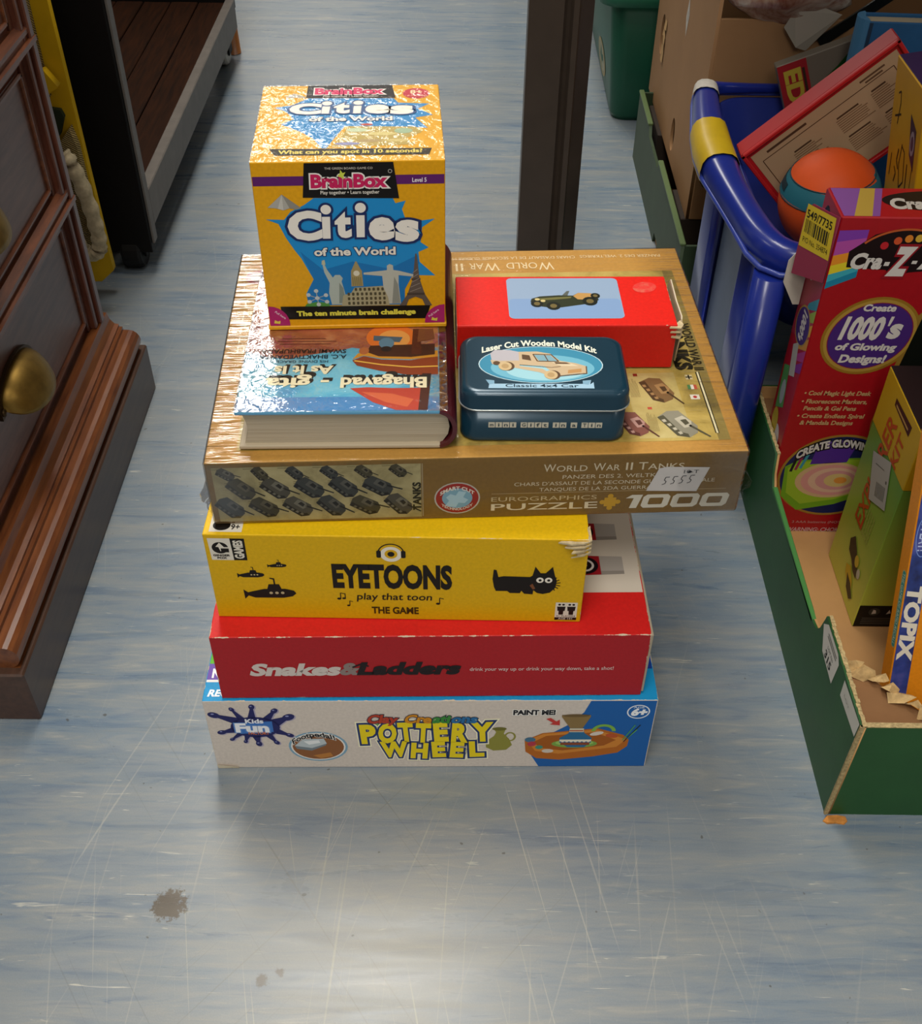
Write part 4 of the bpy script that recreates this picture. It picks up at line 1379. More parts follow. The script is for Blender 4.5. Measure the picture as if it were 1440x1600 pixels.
# landmarks: torch statue, clock tower, arena, outstretched statue, lattice tower, molecule
STN, STD = '#a8b0a6', '#7d867c'
p.poly([(44, 19), (55, 19), (53, 30), (51.6, 37), (52.6, 39.4), (50.8, 42), (47.6, 42), (46, 40), (42.6, 46), (41, 50.4), (39.8, 50), (40.6, 44), (43.6, 36), (42.6, 28)], STN, 'torch_statue_print', 1)
p.poly([(39.2, 50), (41.8, 50), (41.4, 53.6), (39.6, 53)], '#b7b293', 'torch_statue_print', 1.3)
p.poly([(49, 20), (54, 20), (52.4, 32), (50, 36)], STD, 'torch_statue_print', 1.3)
p.poly([(58, 33), (66, 33), (65.6, 45), (64.8, 46), (62.4, 52), (61.6, 52), (59, 46), (58.4, 45)], '#9c8a5a', 'clock_tower_print', 1)
p.ell(61.9, 43, 2.1, 2.1, '#d2cbb4', 'clock_tower_print', 1.5, 14)
for k in range(5):
    p.rect(59 + 1.3 * k, 33.4, 59.5 + 1.3 * k, 40, '#74653c', 'clock_tower_print', 1.4)
p.poly([(50.6, 17.6), (83.2, 17.6), (82.4, 24), (79, 33), (60, 32), (57.6, 28), (52, 26)], '#a39a78', 'arena_print', 2)
for r_ in range(4):
    for k in range(9 - (r_ > 2) * 2):
        x = 55 + k * 3.0 + (r_ > 2) * 5
        p.rrect(x, 18.6 + r_ * 3.6, x + 1.7, 21 + r_ * 3.6, 0.6, '#4d452f', 'arena_print', 2.6)
p.poly([(79, 18.8), (91, 18.8), (89.8, 34), (90, 41), (100.6, 39.6), (101.4, 41), (90, 44.4), (86.6, 45), (86.4, 48.6), (84.2, 49.6), (82.4, 48.4), (82.4, 45), (79, 44.6), (66.6, 43.4), (66.6, 42), (79, 40.6), (79.4, 34)], '#b3b3a6', 'open_arms_statue_print', 1.4)
p.poly([(85, 19), (90.6, 19), (89.4, 34), (87, 40)], '#888a80', 'open_arms_statue_print', 1.7)
EF = '#5d5148'
p.poly([(89.8, 16.8), (94.6, 16.8), (96.4, 22), (101, 24), (105.6, 22), (107.6, 16.8), (112.4, 16.8), (107.4, 26), (104, 38), (102.4, 57), (101.4, 57), (99.6, 38), (95.6, 26)], EF, 'lattice_tower_print', 2)
p.rect(95.4, 25.4, 107.4, 27, '#463c35', 'lattice_tower_print', 2.5)
p.rect(98.6, 37, 104.6, 38.4, '#463c35', 'lattice_tower_print', 2.5)
for k in range(5):
    p.line([(97.4 + k * .5, 28 + k * 3.6), (104.8 - k * .5, 31 + k * 3.6)], 0.45, '#8d8176', 'lattice_tower_print', 2.7)
p.poly([(24.6, 16.6), (43, 16.6), (42, 20.4), (34, 21.4), (27, 20)], '#4f8a3c', 'molecule_print', 1)
AT = [(34, 30), (28.6, 27), (40.4, 26.6), (29, 21.6), (40.8, 21.4), (35, 19.4), (34.4, 24.4)]
for q in AT:
    p.line([AT[6], q], 0.6, '#9aa0a0', 'molecule_print', 2)
for q in AT:
    p.ell(q[0], q[1], 1.5, 1.5, '#b9bfbd', 'molecule_print', 2.4, 14)
p.poly([(8.9, 18.2), (111.1, 17), (108.1, 6.6), (9.8, 8.0)], '#14110e', 'strapline', 3)
p.text('The ten minute brain challenge', 19.4, 10.6, 101, 14.2, '#d9d04a', 'strapline', 5, 0.05)
MG = '#a81f63'
p.poly([(0.6, 18.6)] + [(0.6 + 13.6 * math.sin(math.radians(a_)), 5.0 + 13.6 * math.cos(math.radians(a_))) for a_ in range(0, 91, 15)] + [(14.2, 3), (0.6, 3)], MG, 'pull_tab_print#a', 3.4)
p.poly([(120.8, 17.6)] + [(120.8 - 13.6 * math.sin(math.radians(a_)), 4.0 + 13.6 * math.cos(math.radians(a_))) for a_ in range(0, 91, 15)] + [(107.2, 3), (120.8, 3)], MG, 'pull_tab_print#b', 3.4)
p.text('Pull here', 4, 10.8, 12.6, 12.4, '#e7cfd9', 'pull_tab_print#a', 5, 0.01, rot=-0.7)
p.text('Pull here', 109, 10, 117.6, 11.6, '#e7cfd9', 'pull_tab_print#b', 5, 0.01, rot=0.7)
for x in (5.4, 113.6):
    p.poly([(x - 2, 5), (x + 2, 4.4), (x + 2.4, 7), (x + .6, 6.4), (x - 1.4, 7.6)], '#d6c24a', 'pull_tab_print#' + ('a' if x < 60 else 'b'), 5)
p.build()
p = top_print(ct, w, h, rough=0.5, spec=0.25)
p.poly([(31, 115.6), (89, 115.6), (91.4, 94), (30.4, 95.6)], '#1a1512', 'brand_panel', 2)
p.text('BrainBox', 36, 100.4, 83.6, 110, '#c21f56', 'brand_panel', 6, 0.05, outline=[('#e9e2da', 0.07)])
p.text('Play together • Learn together', 42, 95.8, 80, 98.4, '#cfc8bc', 'brand_panel', 4, 0.01)
TB = [(32, 95), (90, 93.5), (93, 86), (114.3, 84), (106, 76), (116, 66), (104, 62), (112, 46), (98, 48), (58, 50), (52, 34), (47, 18), (44, 18), (38, 32), (30, 42), (16, 54), (24, 62), (18, 74), (10, 80), (22, 84)]
p.poly(TB, '#2a86c0', 'burst_picture', 0)
cities(p, (('C', 20, 68, 41.4, 85.6), ('i', 41.8, 69, 47.4, 88.6), ('t', 49.6, 69, 60.4, 86), ('i', 62.8, 69, 68.4, 89), ('e', 70.6, 68, 87, 82.4), ('s', 87.4, 66.8, 103, 80.6)), '#e9e0d0', '#3a5580')
p.text('of the World', 34, 57.6, 89, 63.6, '#e3dccf', 'title_lettering', 6, 0.035, outline=[('#3a5580', 0.05)])
p.ell(105.5, 101, 9.2, 8.6, '#c0283c', 'age_badge', 1)
p.text('8+', 101.4, 100.6, 109.6, 106, '#e2c9a0', 'age_badge', 3, 0.03)
p.text('1 or more players', 98, 96, 113, 98.2, '#e2c9a0', 'age_badge', 3, 0.0)
p.poly([(60, 50), (104, 48), (108, 40), (96, 30), (104, 22), (60, 20), (50, 20), (56, 34)], '#b9a050', 'map_picture', 1)
for (x, y, rx, ry, c) in ((66, 44, 7, 3, '#b9c4a0'), (82, 38, 9, 2.6, '#c8b878'), (74, 28, 8, 2.4, '#a89060'), (96, 42, 6, 4, '#98ac8c'), (92, 28, 8, 2, '#c4b070'), (60, 24, 8, 2, '#8a8ab0'), (72, 52, 4, 1.6, '#b4503c')):
    p.ell(x, y, rx, ry, c, 'map_picture', 2)
p.poly([(16, 96), (22, 103), (32, 95.5)], '#b3aea0', 'map_picture', 1)
p.poly([(11, 17.6), (113.6, 16.2), (111.6, 7.4), (15, 8.6)], '#2a2214', 'strapline', 3)
p.text('What can you spot in 10 seconds?', 17, 10.2, 107.6, 15, '#d8c458', 'strapline', 5, 0.03)
p.build()
FILM_C = film('cube_film', (130, 130, 130), 0.55, 0.02, 0.07, gain=0.16)
bm = bmesh.new()
bm_box(bm, -w / 2 - 0.0003, w / 2 + 0.0003, -0.0003, d + 0.0003, h + 0.0002, h + 0.0009, 0.0003)
part_label(bm_obj('shrink_wrap', bm, FILM_C, ct), 'clear crinkled film over the lid')

# ------------------------------------------------------------------ red model car carton
w, d, h = 0.1538, 0.0647, 0.0362
rc = thing('red_model_car_box', 'scuffed red carton with a picture of a model racing car', 'toy box', (0.0723, 0.6535, ZT), (0, 0, 0.028))
RD = '#c81d14'
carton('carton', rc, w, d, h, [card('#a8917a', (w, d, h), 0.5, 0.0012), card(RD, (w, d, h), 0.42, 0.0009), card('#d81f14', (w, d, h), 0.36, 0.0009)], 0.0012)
p = top_print(rc, w, h, rough=0.36)
p.rrect(37, 8.6, 118, 61.6, 4, '#8fa5c0', 'car_picture', 0)
p.rrect(37.6, 9.2, 117.4, 34, 3.6, '#7f9cc4', 'car_picture', 0.4)
DG = '#1c2018'
p.poly([(53, 30), (56, 25), (66, 22.5), (70, 21.6), (97, 28), (102, 32), (101, 38), (97, 41), (88, 41.6), (84, 38), (74, 38.5), (60, 37), (54, 34)], '#2e3320', 'car_picture', 1)
p.poly([(84, 37.5), (87, 33), (98, 32), (101, 36), (97, 41), (88, 41.6)], '#b98f52', 'car_picture', 1.6)
p.poly([(57, 34), (73, 36), (83, 36.6), (82, 34.6), (70, 32.6), (58, 31.6)], '#6c6a3c', 'car_picture', 1.6)
p.poly([(76, 38), (80, 44), (82, 44), (80, 38)], '#5a5f58', 'car_picture', 1.8)
for (x, y, r) in ((57.5, 27.5, 4.4), (69, 24.5, 5), (95.5, 30.5, 5.4), (100, 37.6, 3.4)):
    p.ell(x, y, r, r * 1.05, DG, 'car_picture', 2, 18)
    p.ell(x, y, r * .5, r * .52, '#6e6038', 'car_picture', 2.4, 14)
p.ell(58, 33, 1.8, 1.6, '#c9b880', 'car_picture', 2.6, 10)
p.ell(62, 31, 1.8, 1.6, '#c9b880', 'car_picture', 2.6, 10)
p.build()
# rubbed patch on the lid
SCF, nt, b = new_mat('rubbed_print')
n1 = noise(nt, obj_coord(nt), 120, 5, 0.7)
nt.links.new(ramp(nt, n1, [(0.48, lin('#d81f14')), (0.75, lin('#cf6a52'))]), b.inputs['Base Color'])
b.inputs['Roughness'].default_value = 0.5
p = top_print(rc, w, h)
p.ell(137, 49, 9, 7, SCF, 'rubbed_patch', 0, 18, 0.4)
p.build()
# torn end flap on the right
plate('end_flap', [(0.003, 0.004), (0.058, 0.003), (0.062, 0.030), (0.056, 0.0385), (0.030, 0.0372), (0.008, 0.0385), (0.001, 0.030)], [], 0.0009, card('#b4a184', (w, d, h), 0.6), rc, basis((w / 2 + 0.0022, 0, 0), (0, 1, 0), (0.03, 0, 1)))
bm = bmesh.new()
rnd = random.Random(4)
for k in range(3):
    pts = [(w / 2 - 0.006 + .001 * k, -0.0010), (w / 2 + 0.002, -0.0016 - .0004 * k), (w / 2 + 0.0042, 0.002), (w / 2 + 0.003, 0.008), (w / 2 - 0.001, 0.004)]
    lo = [bm.verts.new((x, y, h - 0.0018 - .004 * k + rnd.uniform(-.0006, .0006))) for x, y in pts]
    hi = [bm.verts.new((q.co.x, q.co.y, q.co.z + 0.0012)) for q in lo]
    bm.faces.new(lo)
    bm.faces.new(hi)
    for i in range(5):
        j = (i + 1) % 5
        bm.faces.new((lo[i], lo[j], hi[j], hi[i]))
bm_obj('frayed_corner', bm, TP, rc)

# ------------------------------------------------------------------ navy tin
tn = thing('navy_gift_tin', 'navy blue hinged tin of a wooden car model kit with rounded corners', 'tin', (0.0530, 0.6045, ZT), (0, 0, 0.012))
NB = plain('#14384a', 0.28, 0.5, 0.3, 0.3, 0.06, 40)


def rr_ring(hx, hy, r, z, seg=6):
    out = []
    for cx_, cy_, a0 in ((hx - r, -hy + r, -90), (hx - r, hy - r, 0), (-hx + r, hy - r, 90), (-hx + r, -hy + r, 180)):
        for k in range(seg + 1):
            a_ = math.radians(a0 + 90 * k / seg)
            out.append((cx_ + r * math.cos(a_), cy_ + r * math.sin(a_), z))
    return out


def rr_solid(name, rings, mat, parent, smooth=True, loc=None):
    n_ = len(rings[0])
    verts = [q for r_ in rings for q in r_]
    faces = [tuple(reversed(range(n_)))]
    for i in range(len(rings) - 1):
        for j in range(n_):
            k = (j + 1) % n_
            faces.append((i * n_ + j, i * n_ + k, (i + 1) * n_ + k, (i + 1) * n_ + j))
    faces.append(tuple((len(rings) - 1) * n_ + j for j in range(n_)))
    o = mesh_obj(name, verts, faces, mat, parent, loc=loc)
    if smooth:
        for q in o.data.polygons:
            q.use_smooth = len(q.vertices) == 4
    return o


HX, HY = 0.0548, 0.0335
rr_solid('tin_body', [rr_ring(HX - .0012, HY - .0012, 0.0105, 0), rr_ring(HX - .0002, HY - .0002, 0.0115, 0.0012), rr_ring(HX - .0010, HY - .001, 0.011, 0.0026), rr_ring(HX - .0010, HY - .001, 0.011, 0.0262)], NB, tn)
lid = rr_solid('tin_lid', [rr_ring(HX + .0004, HY + .0004, 0.0118, 0.0258), rr_ring(HX + .0006, HY + .0006, 0.012, 0.0266), rr_ring(HX, HY, 0.0115, 0.0275), rr_ring(HX, HY, 0.0115, 0.0352), rr_ring(HX - .0008, HY - .0008, 0.011, 0.0376), rr_ring(HX - .0026, HY - .0026, 0.0098, 0.0390), rr_ring(HX - .0050, HY - .0050, 0.0085, 0.0392)], NB, tn)
v_, f_ = sweep([(x, y, 0.0262) for x, y, _ in rr_ring(HX + .0006, HY + .0006, 0.012, 0)], 0.0006, 8, closed=True)
mesh_obj('rolled_rim', v_, f_, plain('#b4bab8', 0.3, 0.5, 0.8), lid, smooth=True)
p = Print(tn, (-HX, -HY, 0.0392), (1, 0, 0), (0, 1, 0), rough=0.3, base=0.05)
p.ell(53, 32, 41, 20.5, '#b9d2da', 'car_picture', 0, 40)
p.ell(53, 32, 40.3, 19.9, '#3f8aa8', 'car_picture', 0.5, 40)
p.ell(54, 28, 34, 15, '#6fb0c6', 'car_picture', 0.9, 40)
p.ell(56, 25, 26, 10.5, '#9ccbd6', 'car_picture', 1.3, 40)
WDN, WDD, WDL = '#c4ad8c', '#5d4632', '#d8c6a6'
p.poly([(20, 44), (21, 35), (39, 31), (39, 46), (33, 48), (23, 48)], '#b4b0b6', 'car_picture', 2)
p.poly([(20, 35.6), (39, 31.6), (55, 30), (62, 21), (83, 22), (83, 30), (76, 33.5), (66, 36), (60, 44), (51, 46.5), (39, 46), (39, 36)], WDN, 'car_picture', 2.3)
p.poly([(20, 36.6), (39, 32.6), (39, 30), (54, 27), (61, 19), (60, 17.6), (52, 23), (39, 27), (21, 32)], WDN, 'car_picture', 2.4)
p.poly([(41, 43), (46, 42), (47, 36), (41, 37.6)], WDD, 'car_picture', 3)
p.poly([(49, 42.6), (60, 42), (64, 35.6), (52, 36)], '#7ea6b4', 'car_picture', 3)
p.line([(48.4, 43.2), (60.6, 42.8), (65, 35.2), (51, 35.4), (48.4, 43.2)], 0.8, WDD, 'car_picture', 3.3)
p.line([(56, 42.6), (58, 35.6)], 0.7, WDD, 'car_picture', 3.3)
p.poly([(60, 34.5), (72, 33.6), (78, 30), (66, 30)], WDL, 'car_picture', 3)
p.poly([(62, 34.4), (70, 33.9), (73, 32.4), (63, 32.4)], WDD, 'car_picture', 3.3)
p.poly([(64, 19.4), (81, 22.6), (82, 29.4), (66, 26.6)], WDN, 'car_picture', 3.2)
p.poly([(70, 21.8), (79, 23.4), (79.4, 27.4), (70.6, 25.6)], '#b98d5a', 'car_picture', 3.6)
p.line([(64, 18.8), (82.4, 22), (82.8, 30)], 0.8, WDD, 'car_picture', 3.6)
p.line([(39, 31.2), (60, 28.4), (66, 29.6)], 0.5, WDD, 'car_picture', 3.4)
for (x, y) in ((29.5, 29.6), (59, 20.2)):
    p.ell(x + 1.4, y, 4.8, 5.0, WDD, 'car_picture', 3.8, 20)
    p.ell(x, y, 4.4, 4.8, '#c9b085', 'car_picture', 4.2, 20)
    p.ell(x, y, 2.4, 2.6, '#b3966a', 'car_picture', 4.5, 16)
p.ell(24, 33, 2.4, 2.2, WDD, 'car_picture', 3.8, 14)
p.poly([(18, 5.6), (86, 5.8), (86, 12.6), (83.6, 10.2), (84.6, 14.8), (79, 14), (79, 10.6), (22, 10.4), (22, 14), (16.4, 14.8), (18.6, 10)], '#9dc0d6', 'banner', 3)
p.poly([(16.4, 14.8), (22, 14), (22, 10.6), (19, 9.6)], '#7fa6be', 'banner', 3.4)
p.poly([(84.6, 14.8), (79, 14), (79, 10.6), (82.5, 9.6)], '#7fa6be', 'banner', 3.4)
p.text('Classic 4x4 Car', 29, 6.8, 76, 10.0, '#1f3644', 'banner', 4.4, 0.01)
p.text('Laser Cut Wooden Model Kit', 14.5, 53.2, 91, 59.4, '#dfe3d3', 'lid_lettering', 3, 0.035, arc=8.6)
p.build()
p = Print(tn, (-HX, -HY, 0.0), (1, 0, 0), (0, 0, 1), rough=0.3, base=-0.8)
x = 18.6
for wd_ in ('mini', 'Gift', 'in', 'a', 'Tin'):
    for c in wd_:
        ww = 4.2
        p.rect(x, 11.2, x + ww, 15.6, '#c3bfae', 'letter_tiles', 1)
        q = 1.6 if c == 'i' else 0.9
        p.text(c, x + q, 12.2, x + ww - q, 14.9, '#3c4a50', 'letter_tiles', 3, 0.02, fit='cap')
        x += ww + 0.45
    x += 2.4
p.build()

# ================================================================== right side: trays, basket, boxes
GRN = plain('#225026', 0.5, 0.35, 0, 0, 0.10, 25, 0.08, 120)
TAN = plain('#b58a58', 0.7, 0.25, 0, 0, 0.10, 14, 0.15, 200)
RAW = plain('#a8946a', 0.85, 0.15, 0, 0, 0.35, 420, 0.6, 700)

# ------------------------------------------------------------------ green produce tray (front right)
X0, X1, Y0, Y1 = 0.2865, 0.592, 0.478, 0.885
gt = thing('green_cardboard_tray', 'green cardboard produce tray with numbered labels in the right foreground', 'tray', (0.47, 0.68, 0))
OX, OY = 0.47, 0.68


def wall_y(name, x, outline, th, mat):
    """vertical sheet in the y-z plane"""
    return plate(name, [(a_ - OY, b_) for a_, b_ in outline], [], th, mat, gt, basis((x - OX, 0, 0), (0, 1, 0), (0, 0, 1)))


def wall_x(name, y, outline, th, mat):
    return plate(name, [(a_ - OX, b_) for a_, b_ in outline], [], th, mat, gt, basis((0, y - OY, 0), (1, 0, 0), (0, 0, 1)))


SIDE = [(Y0, 0), (Y1, 0), (Y1, 0.110), (0.783, 0.110), (0.778, 0.090), (0.768, 0.0795), (0.606, 0.0835), (0.594, 0.086), (0.588, 0.094), (0.583, 0.1135), (Y0, 0.1135)]
for (x, s_) in ((X0, 1), (X1, -1)):
    wall_y('side_wall', x + s_ * 0.001, SIDE, 0.002, GRN)
    wall_y('side_lining', x + s_ * 0.003, SIDE, 0.002, TAN)
FR = [(X0 + .004, 0), (X1 - .004, 0), (X1 - .004, 0.1125), (X0 + .004, 0.1125)]
for (y, s_) in ((Y0, 1), (Y1, -1)):
    wall_x('end_wall', y + s_ * 0.001, FR, 0.002, GRN)
    wall_x('end_lining', y + s_ * 0.003, FR, 0.002, TAN)
box('tray_floor', X0 - OX + .004, X1 - OX - .004, Y0 - OY + .004, Y1 - OY - .004, 0.0005, 0.006, TAN, gt, 0.0004)
# raw corrugated edges
rnd = random.Random(21)
for seg in ((0.478, 0.583, 0.1135), (0.783, 0.885, 0.110)):
    bm = bmesh.new()
    n_ = 30
    for k in range(n_):
        ya = seg[0] + (seg[1] - seg[0]) * k / n_
        yb = seg[0] + (seg[1] - seg[0]) * (k + 1) / n_
        bm_box(bm, X0 - OX + .0014 + rnd.uniform(-.0003, .0003), X0 - OX + 0.0044 + rnd.uniform(-.0004, .0006), ya - OY, yb - OY, seg[2] - .0008, seg[2] + rnd.uniform(0.0002, .0009))
    bm_obj('raw_edge', bm, RAW, gt)
bm = bmesh.new()
bm_box(bm, X0 - OX, X0 - OX + 0.0042, 0.606 - OY, 0.768 - OY, 0.0800, 0.0836, 0.0006)
bm_obj('folded_edge', bm, plain('#3f7a3a', 0.5), gt)
bm = bmesh.new()
bm_box(bm, X0 - OX - .0004, X0 - OX + 0.0026, Y0 - OY - .0004, Y0 - OY + 0.0016, 0.0, 0.1135)
bm_box(bm, X0 - OX, X1 - OX, Y0 - OY + .0002, Y0 - OY + 0.0044, 0.1120, 0.1132)
bm_obj('corner_edge', bm, RAW, gt)
# triangular corner gusset with torn paper
for (cx_, cy_, sx, sy) in ((X0 + .004, Y0 + .004, 1, 1), (X0 + .004, Y1 - .004, 1, -1)):
    tri = [(cx_ - OX, cy_ - OY), (cx_ - OX + sx * 0.070, cy_ - OY), (cx_ - OX + sx * 0.010, cy_ - OY + sy * 0.062), (cx_ - OX, cy_ - OY + sy * 0.064)]
    if sx * sy < 0:
        tri = tri[::-1]
    plate('corner_gusset', tri, [], 0.003, plain('#7d5a3a', 0.75, 0.2, 0, 0, 0.1, 30), gt, Matrix.Translation((0, 0, 0.098)))
bm = bmesh.new()
rnd = random.Random(9)
for k in range(9):
    t = k / 8
    x = X0 - OX + 0.014 + t * 0.058 + rnd.uniform(-.002, .002)
    y = Y0 - OY + 0.066 - t * 0.060 + rnd.uniform(-.002, .002)
    r_ = rnd.uniform(0.005, 0.009)
    pts = [(x + r_ * 1.3 * math.cos(a_ + .4 * k), y + r_ * .8 * math.sin(a_ + .4 * k), 0.1005 + rnd.uniform(-.002, .007)) for a_ in [i * PI / 3 for i in range(6)]]
    vs = [bm.verts.new(q) for q in pts]
    top = bm.verts.new((x, y, 0.106 + rnd.uniform(0, .004)))
    for i in range(6):
        bm.faces.new((vs[i], vs[(i + 1) % 6], top))
bm_obj('torn_paper', bm, plain('#b79a6a', 0.85, 0.2, 0, 0, 0.25, 200, 0.5, 300), gt)
p = Print(gt, (X0 - OX, Y1 - OY, 0), (0, -1, 0), (0, 0, 1), rough=0.55)


def YU(y):
    return (Y1 - y) * 1000


p.poly([(YU(.5835), 104), (YU(.575), 112.5), (YU(.545), 113), (YU(.5385), 108), (YU(.540), 84), (YU(.571), 86)], '#cfcac2', 'number_label', 1)
p.text('315', YU(.566), 87.5, YU(.549), 94.5, '#22211f', 'number_label', 3, 0.03)
p.text('LOT No', YU(.564), 97.5, YU(.549), 100.5, '#4a4843', 'number_label', 3, 0.0)
p.rect(YU(.570), 104.5, YU(.545), 105.7, '#5d5a54', 'number_label', 3)
p.rect(YU(.570), 107.2, YU(.545), 108.4, '#5d5a54', 'number_label', 3)
p.poly([(YU(.5225), 110.5), (YU(.481), 112.6), (YU(.4815), 97), (YU(.521), 94.5)], '#c4c2b8', 'blank_label', 1)
p.text('LOT', YU(.515), 101, YU(.502), 103.6, '#9a9890', 'blank_label', 3, 0.0)
p.build()

# orange scrap under the corner
bm = bmesh.new()
ring_ = [(-0.010, -0.001), (-0.007, -0.0035), (0.000, -0.003), (0.006, -0.004), (0.0095, -0.001), (0.009, 0.003), (0.002, 0.004), (-0.006, 0.0035)]
lo = [bm.verts.new((x, y, 0.0002)) for x, y in ring_]
hi = [bm.verts.new((x * .93, y * .9, 0.0014 + 0.0005 * math.sin(x * 700))) for x, y in ring_]
bm.faces.new(lo)
bm.faces.new(hi)
for i in range(8):
    bm.faces.new((lo[i], lo[(i + 1) % 8], hi[(i + 1) % 8], hi[i]))
tag(bm_obj('paper_scrap', bm, plain('#b5793a', 0.8, 0.2, 0, 0, 0.2, 300), loc=(0.2935, 0.4725, 0)), 'small orange paper scrap on the floor at the tray corner', 'scrap')

# ------------------------------------------------------------------ red glow art kit box
cz = thing('red_art_kit_box', 'tall red Cra-Z-Art light desk box standing in the green tray', 'toy box', (0.2920, 0.790, 0.0062))
w, d, h = 0.150, 0.0490, 0.338
bm = bmesh.new()
bm_box(bm, 0, w, 0, d, 0, h, 0.001)
CZR = plain('#9c0d18', 0.38, 0.4, 0, 0, 0.05, 200)
bm_obj('carton', bm, CZR, cz)


def F(x, z):
    return ((x - 288.3) * 1.0128, 766.1 - (766.1 - z) * 1.0128 - 6.2)


def FB(x0, z0_, x1, z1):
    a_, b_ = F(x0, z0_), F(x1, z1)
    return a_[0], a_[1], b_[0], b_[1]


p = Print(cz, (0, 0, 0), (1, 0, 0), (0, 0, 1), rough=0.36)
# rainbow rays behind the brand mark
for (a_, b_, c) in (((286, 292), (297, 303), '#1d7d9c'), ((292, 299), (303, 307), '#3aa0b0'), ((299, 307), (307, 314), '#d3c22c'), ((307, 316), (314, 322), '#d98a2a'), ((316, 328), (322, 332), '#a84a9a'), ((328, 338), (332, 339), '#7a3aa0')):
    p.poly([F(289.4, a_[0]), F(312, b_[0]), F(312, b_[1]), F(289.4, a_[1])], c, 'rainbow_print', 0.3)
p.poly([F(302, 306), F(301, 320), F(308, 326), F(318, 335), F(335, 340), F(362, 340.5), F(402, 334), F(402, 318), F(392, 306), F(352, 302), F(345, 298), F(337, 299), F(334, 304)], '#1a1012', 'brand_mark', 1.2)
for k, (x, z, c) in enumerate(((327.2, 325.5, '#b3242c'), (336.6, 329.8, '#c2502c'), (344.7, 331.7, '#cf7c2c'), (352.7, 332.1, '#c9a23a'), (361, 331, '#8fae3c'), (369, 328, '#3f9a8a'), (377, 324, '#4a6cc0'))):
    q = F(x, z)
    p.ell(q[0], q[1], 3.2, 3.4, c, 'brand_mark', 2, 16)
p.ring(*F(344, 305), 44, 36, 1.8, '#b3552a', 'brand_mark', 1.8, a0=52, a1=140)
WH = '#c9c3bd'
p.text('Cra', *FB(303.5, 305.5, 329, 318), WH, 'brand_mark', 4, 0.05, shear=0.16)
p.text('-', *FB(330.5, 305.5, 334.5, 318), WH, 'brand_mark', 4, 0.05, shear=0.16)
p.text('Z', *FB(334.5, 300.5, 350, 323), WH, 'brand_mark', 4.6, 0.06, shear=0.16, outline=[('#8a1822', 0.07)])
p.text('-', *FB(352, 308, 356, 318), WH, 'brand_mark', 4, 0.05, shear=0.16)
p.text('Art', *FB(358, 306, 388, 320), WH, 'brand_mark', 4, 0.05, shear=0.16)
q = F(337.5, 241)
p.ell(q[0], q[1], 41, 38, '#8f6a22', 'oval_badge', 0.6, 44, 0.55)
p.ell(q[0], q[1], 38.6, 35.4, '#a58438', 'oval_badge', 1.0, 44, 0.55)
p.ell(q[0], q[1], 35.8, 32.4, '#7a1c3a', 'oval_badge', 1.4, 44, 0.55)
p.ell(q[0], q[1], 35.0, 31.6, '#43256e', 'oval_badge', 1.8, 44, 0.55)
p.text('Create', *FB(325, 266, 352, 272), WH, 'oval_badge', 4, 0.04, shear=0.16)
p.text('1000', *FB(311.5, 239, 345, 259), WH, 'oval_badge', 4, 0.05, shear=0.16)
p.text("'", *FB(347, 239, 349.5, 259), WH, 'oval_badge', 4, 0.03, shear=0.16)
p.text('s', *FB(350.5, 239, 361, 254), WH, 'oval_badge', 4, 0.045, shear=0.16, fit='box')
p.text('of Glowing', *FB(311, 227.6, 362, 234), WH, 'oval_badge', 4, 0.045, shear=0.16)
p.text('Designs!', *FB(317, 215, 356, 222.4), WH, 'oval_badge', 4, 0.045, shear=0.16)
CRM = '#bd9a6a'
for (t, x0, z0_, x1) in (('• Cool Magic Light Desk', 296, 180, 354), ('• Fluorescent Markers,', 295.5, 171, 353), ('Pencils & Gel Pens', 299, 163.4, 345), ('• Create Endless Spiral', 295, 155, 354), ('& Mandala Designs', 299, 147.4, 346)):
    p.text(t, *FB(x0, z0_, x1, z0_ + 4.4), CRM, 'bullet_lettering', 3, 0.03, shear=0.14)
# dark swoosh with gold edge on the right of the face
p.poly([F(372, 262), F(366, 212), F(362, 150), F(364, 132), F(405, 132), F(436, 132), F(436, 300), F(400, 300), F(388, 285)], '#8a6a2a', 'swoosh', 0.8)
p.poly([F(376, 262), F(370, 212), F(366, 150), F(368, 134), F(405, 134), F(435, 134), F(435, 296), F(402, 296), F(391, 283)], '#0d120e', 'swoosh', 1.1)
# picture of the glowing desk
q = F(345, 87)
p.ell(q[0], q[1], 53, 50, '#96702a', 'desk_picture', 1.4, 44)
p.ell(q[0], q[1], 50.6, 47.4, '#1c2350', 'desk_picture', 1.8, 44)
p.poly([F(297, 98), F(308, 106), F(372, 110), F(388, 90), F(372, 62), F(352, 52), F(318, 44), F(300, 62)], '#6a9a20', 'desk_picture', 2.2)
p.poly([F(300, 96), F(310, 104), F(370, 108), F(384, 90), F(368, 66), F(350, 58), F(320, 52), F(304, 66)], '#8fae2c', 'desk_picture', 2.6)
q = F(342, 82)
for (rx, ry, c) in ((33, 22, '#c4a478'), (29, 19, '#c98c84'), (24, 15.4, '#cfa98e'), (19, 12, '#c48a86'), (13, 8.2, '#c9b070'), (6, 4, '#d08a3a')):
    p.ell(q[0] + (33 - rx) * .35, q[1], rx, ry, c, 'desk_picture', 3 + (33 - rx) * 0.03, 30)
p.poly([F(319, 101), F(322, 126), F(350, 130), F(356, 122), F(352, 104)], '#4c2a86', 'desk_picture', 3)
p.poly([F(320, 122), F(322, 127), F(352, 131), F(357, 124)], '#6a44a6', 'desk_picture', 3.4)
for k in range(4):
    q = F(328 + k * 7, 123 + k * .8)
    p.ell(q[0], q[1], 1.4, 1.2, '#c9c3d6', 'desk_picture', 3.8, 8)
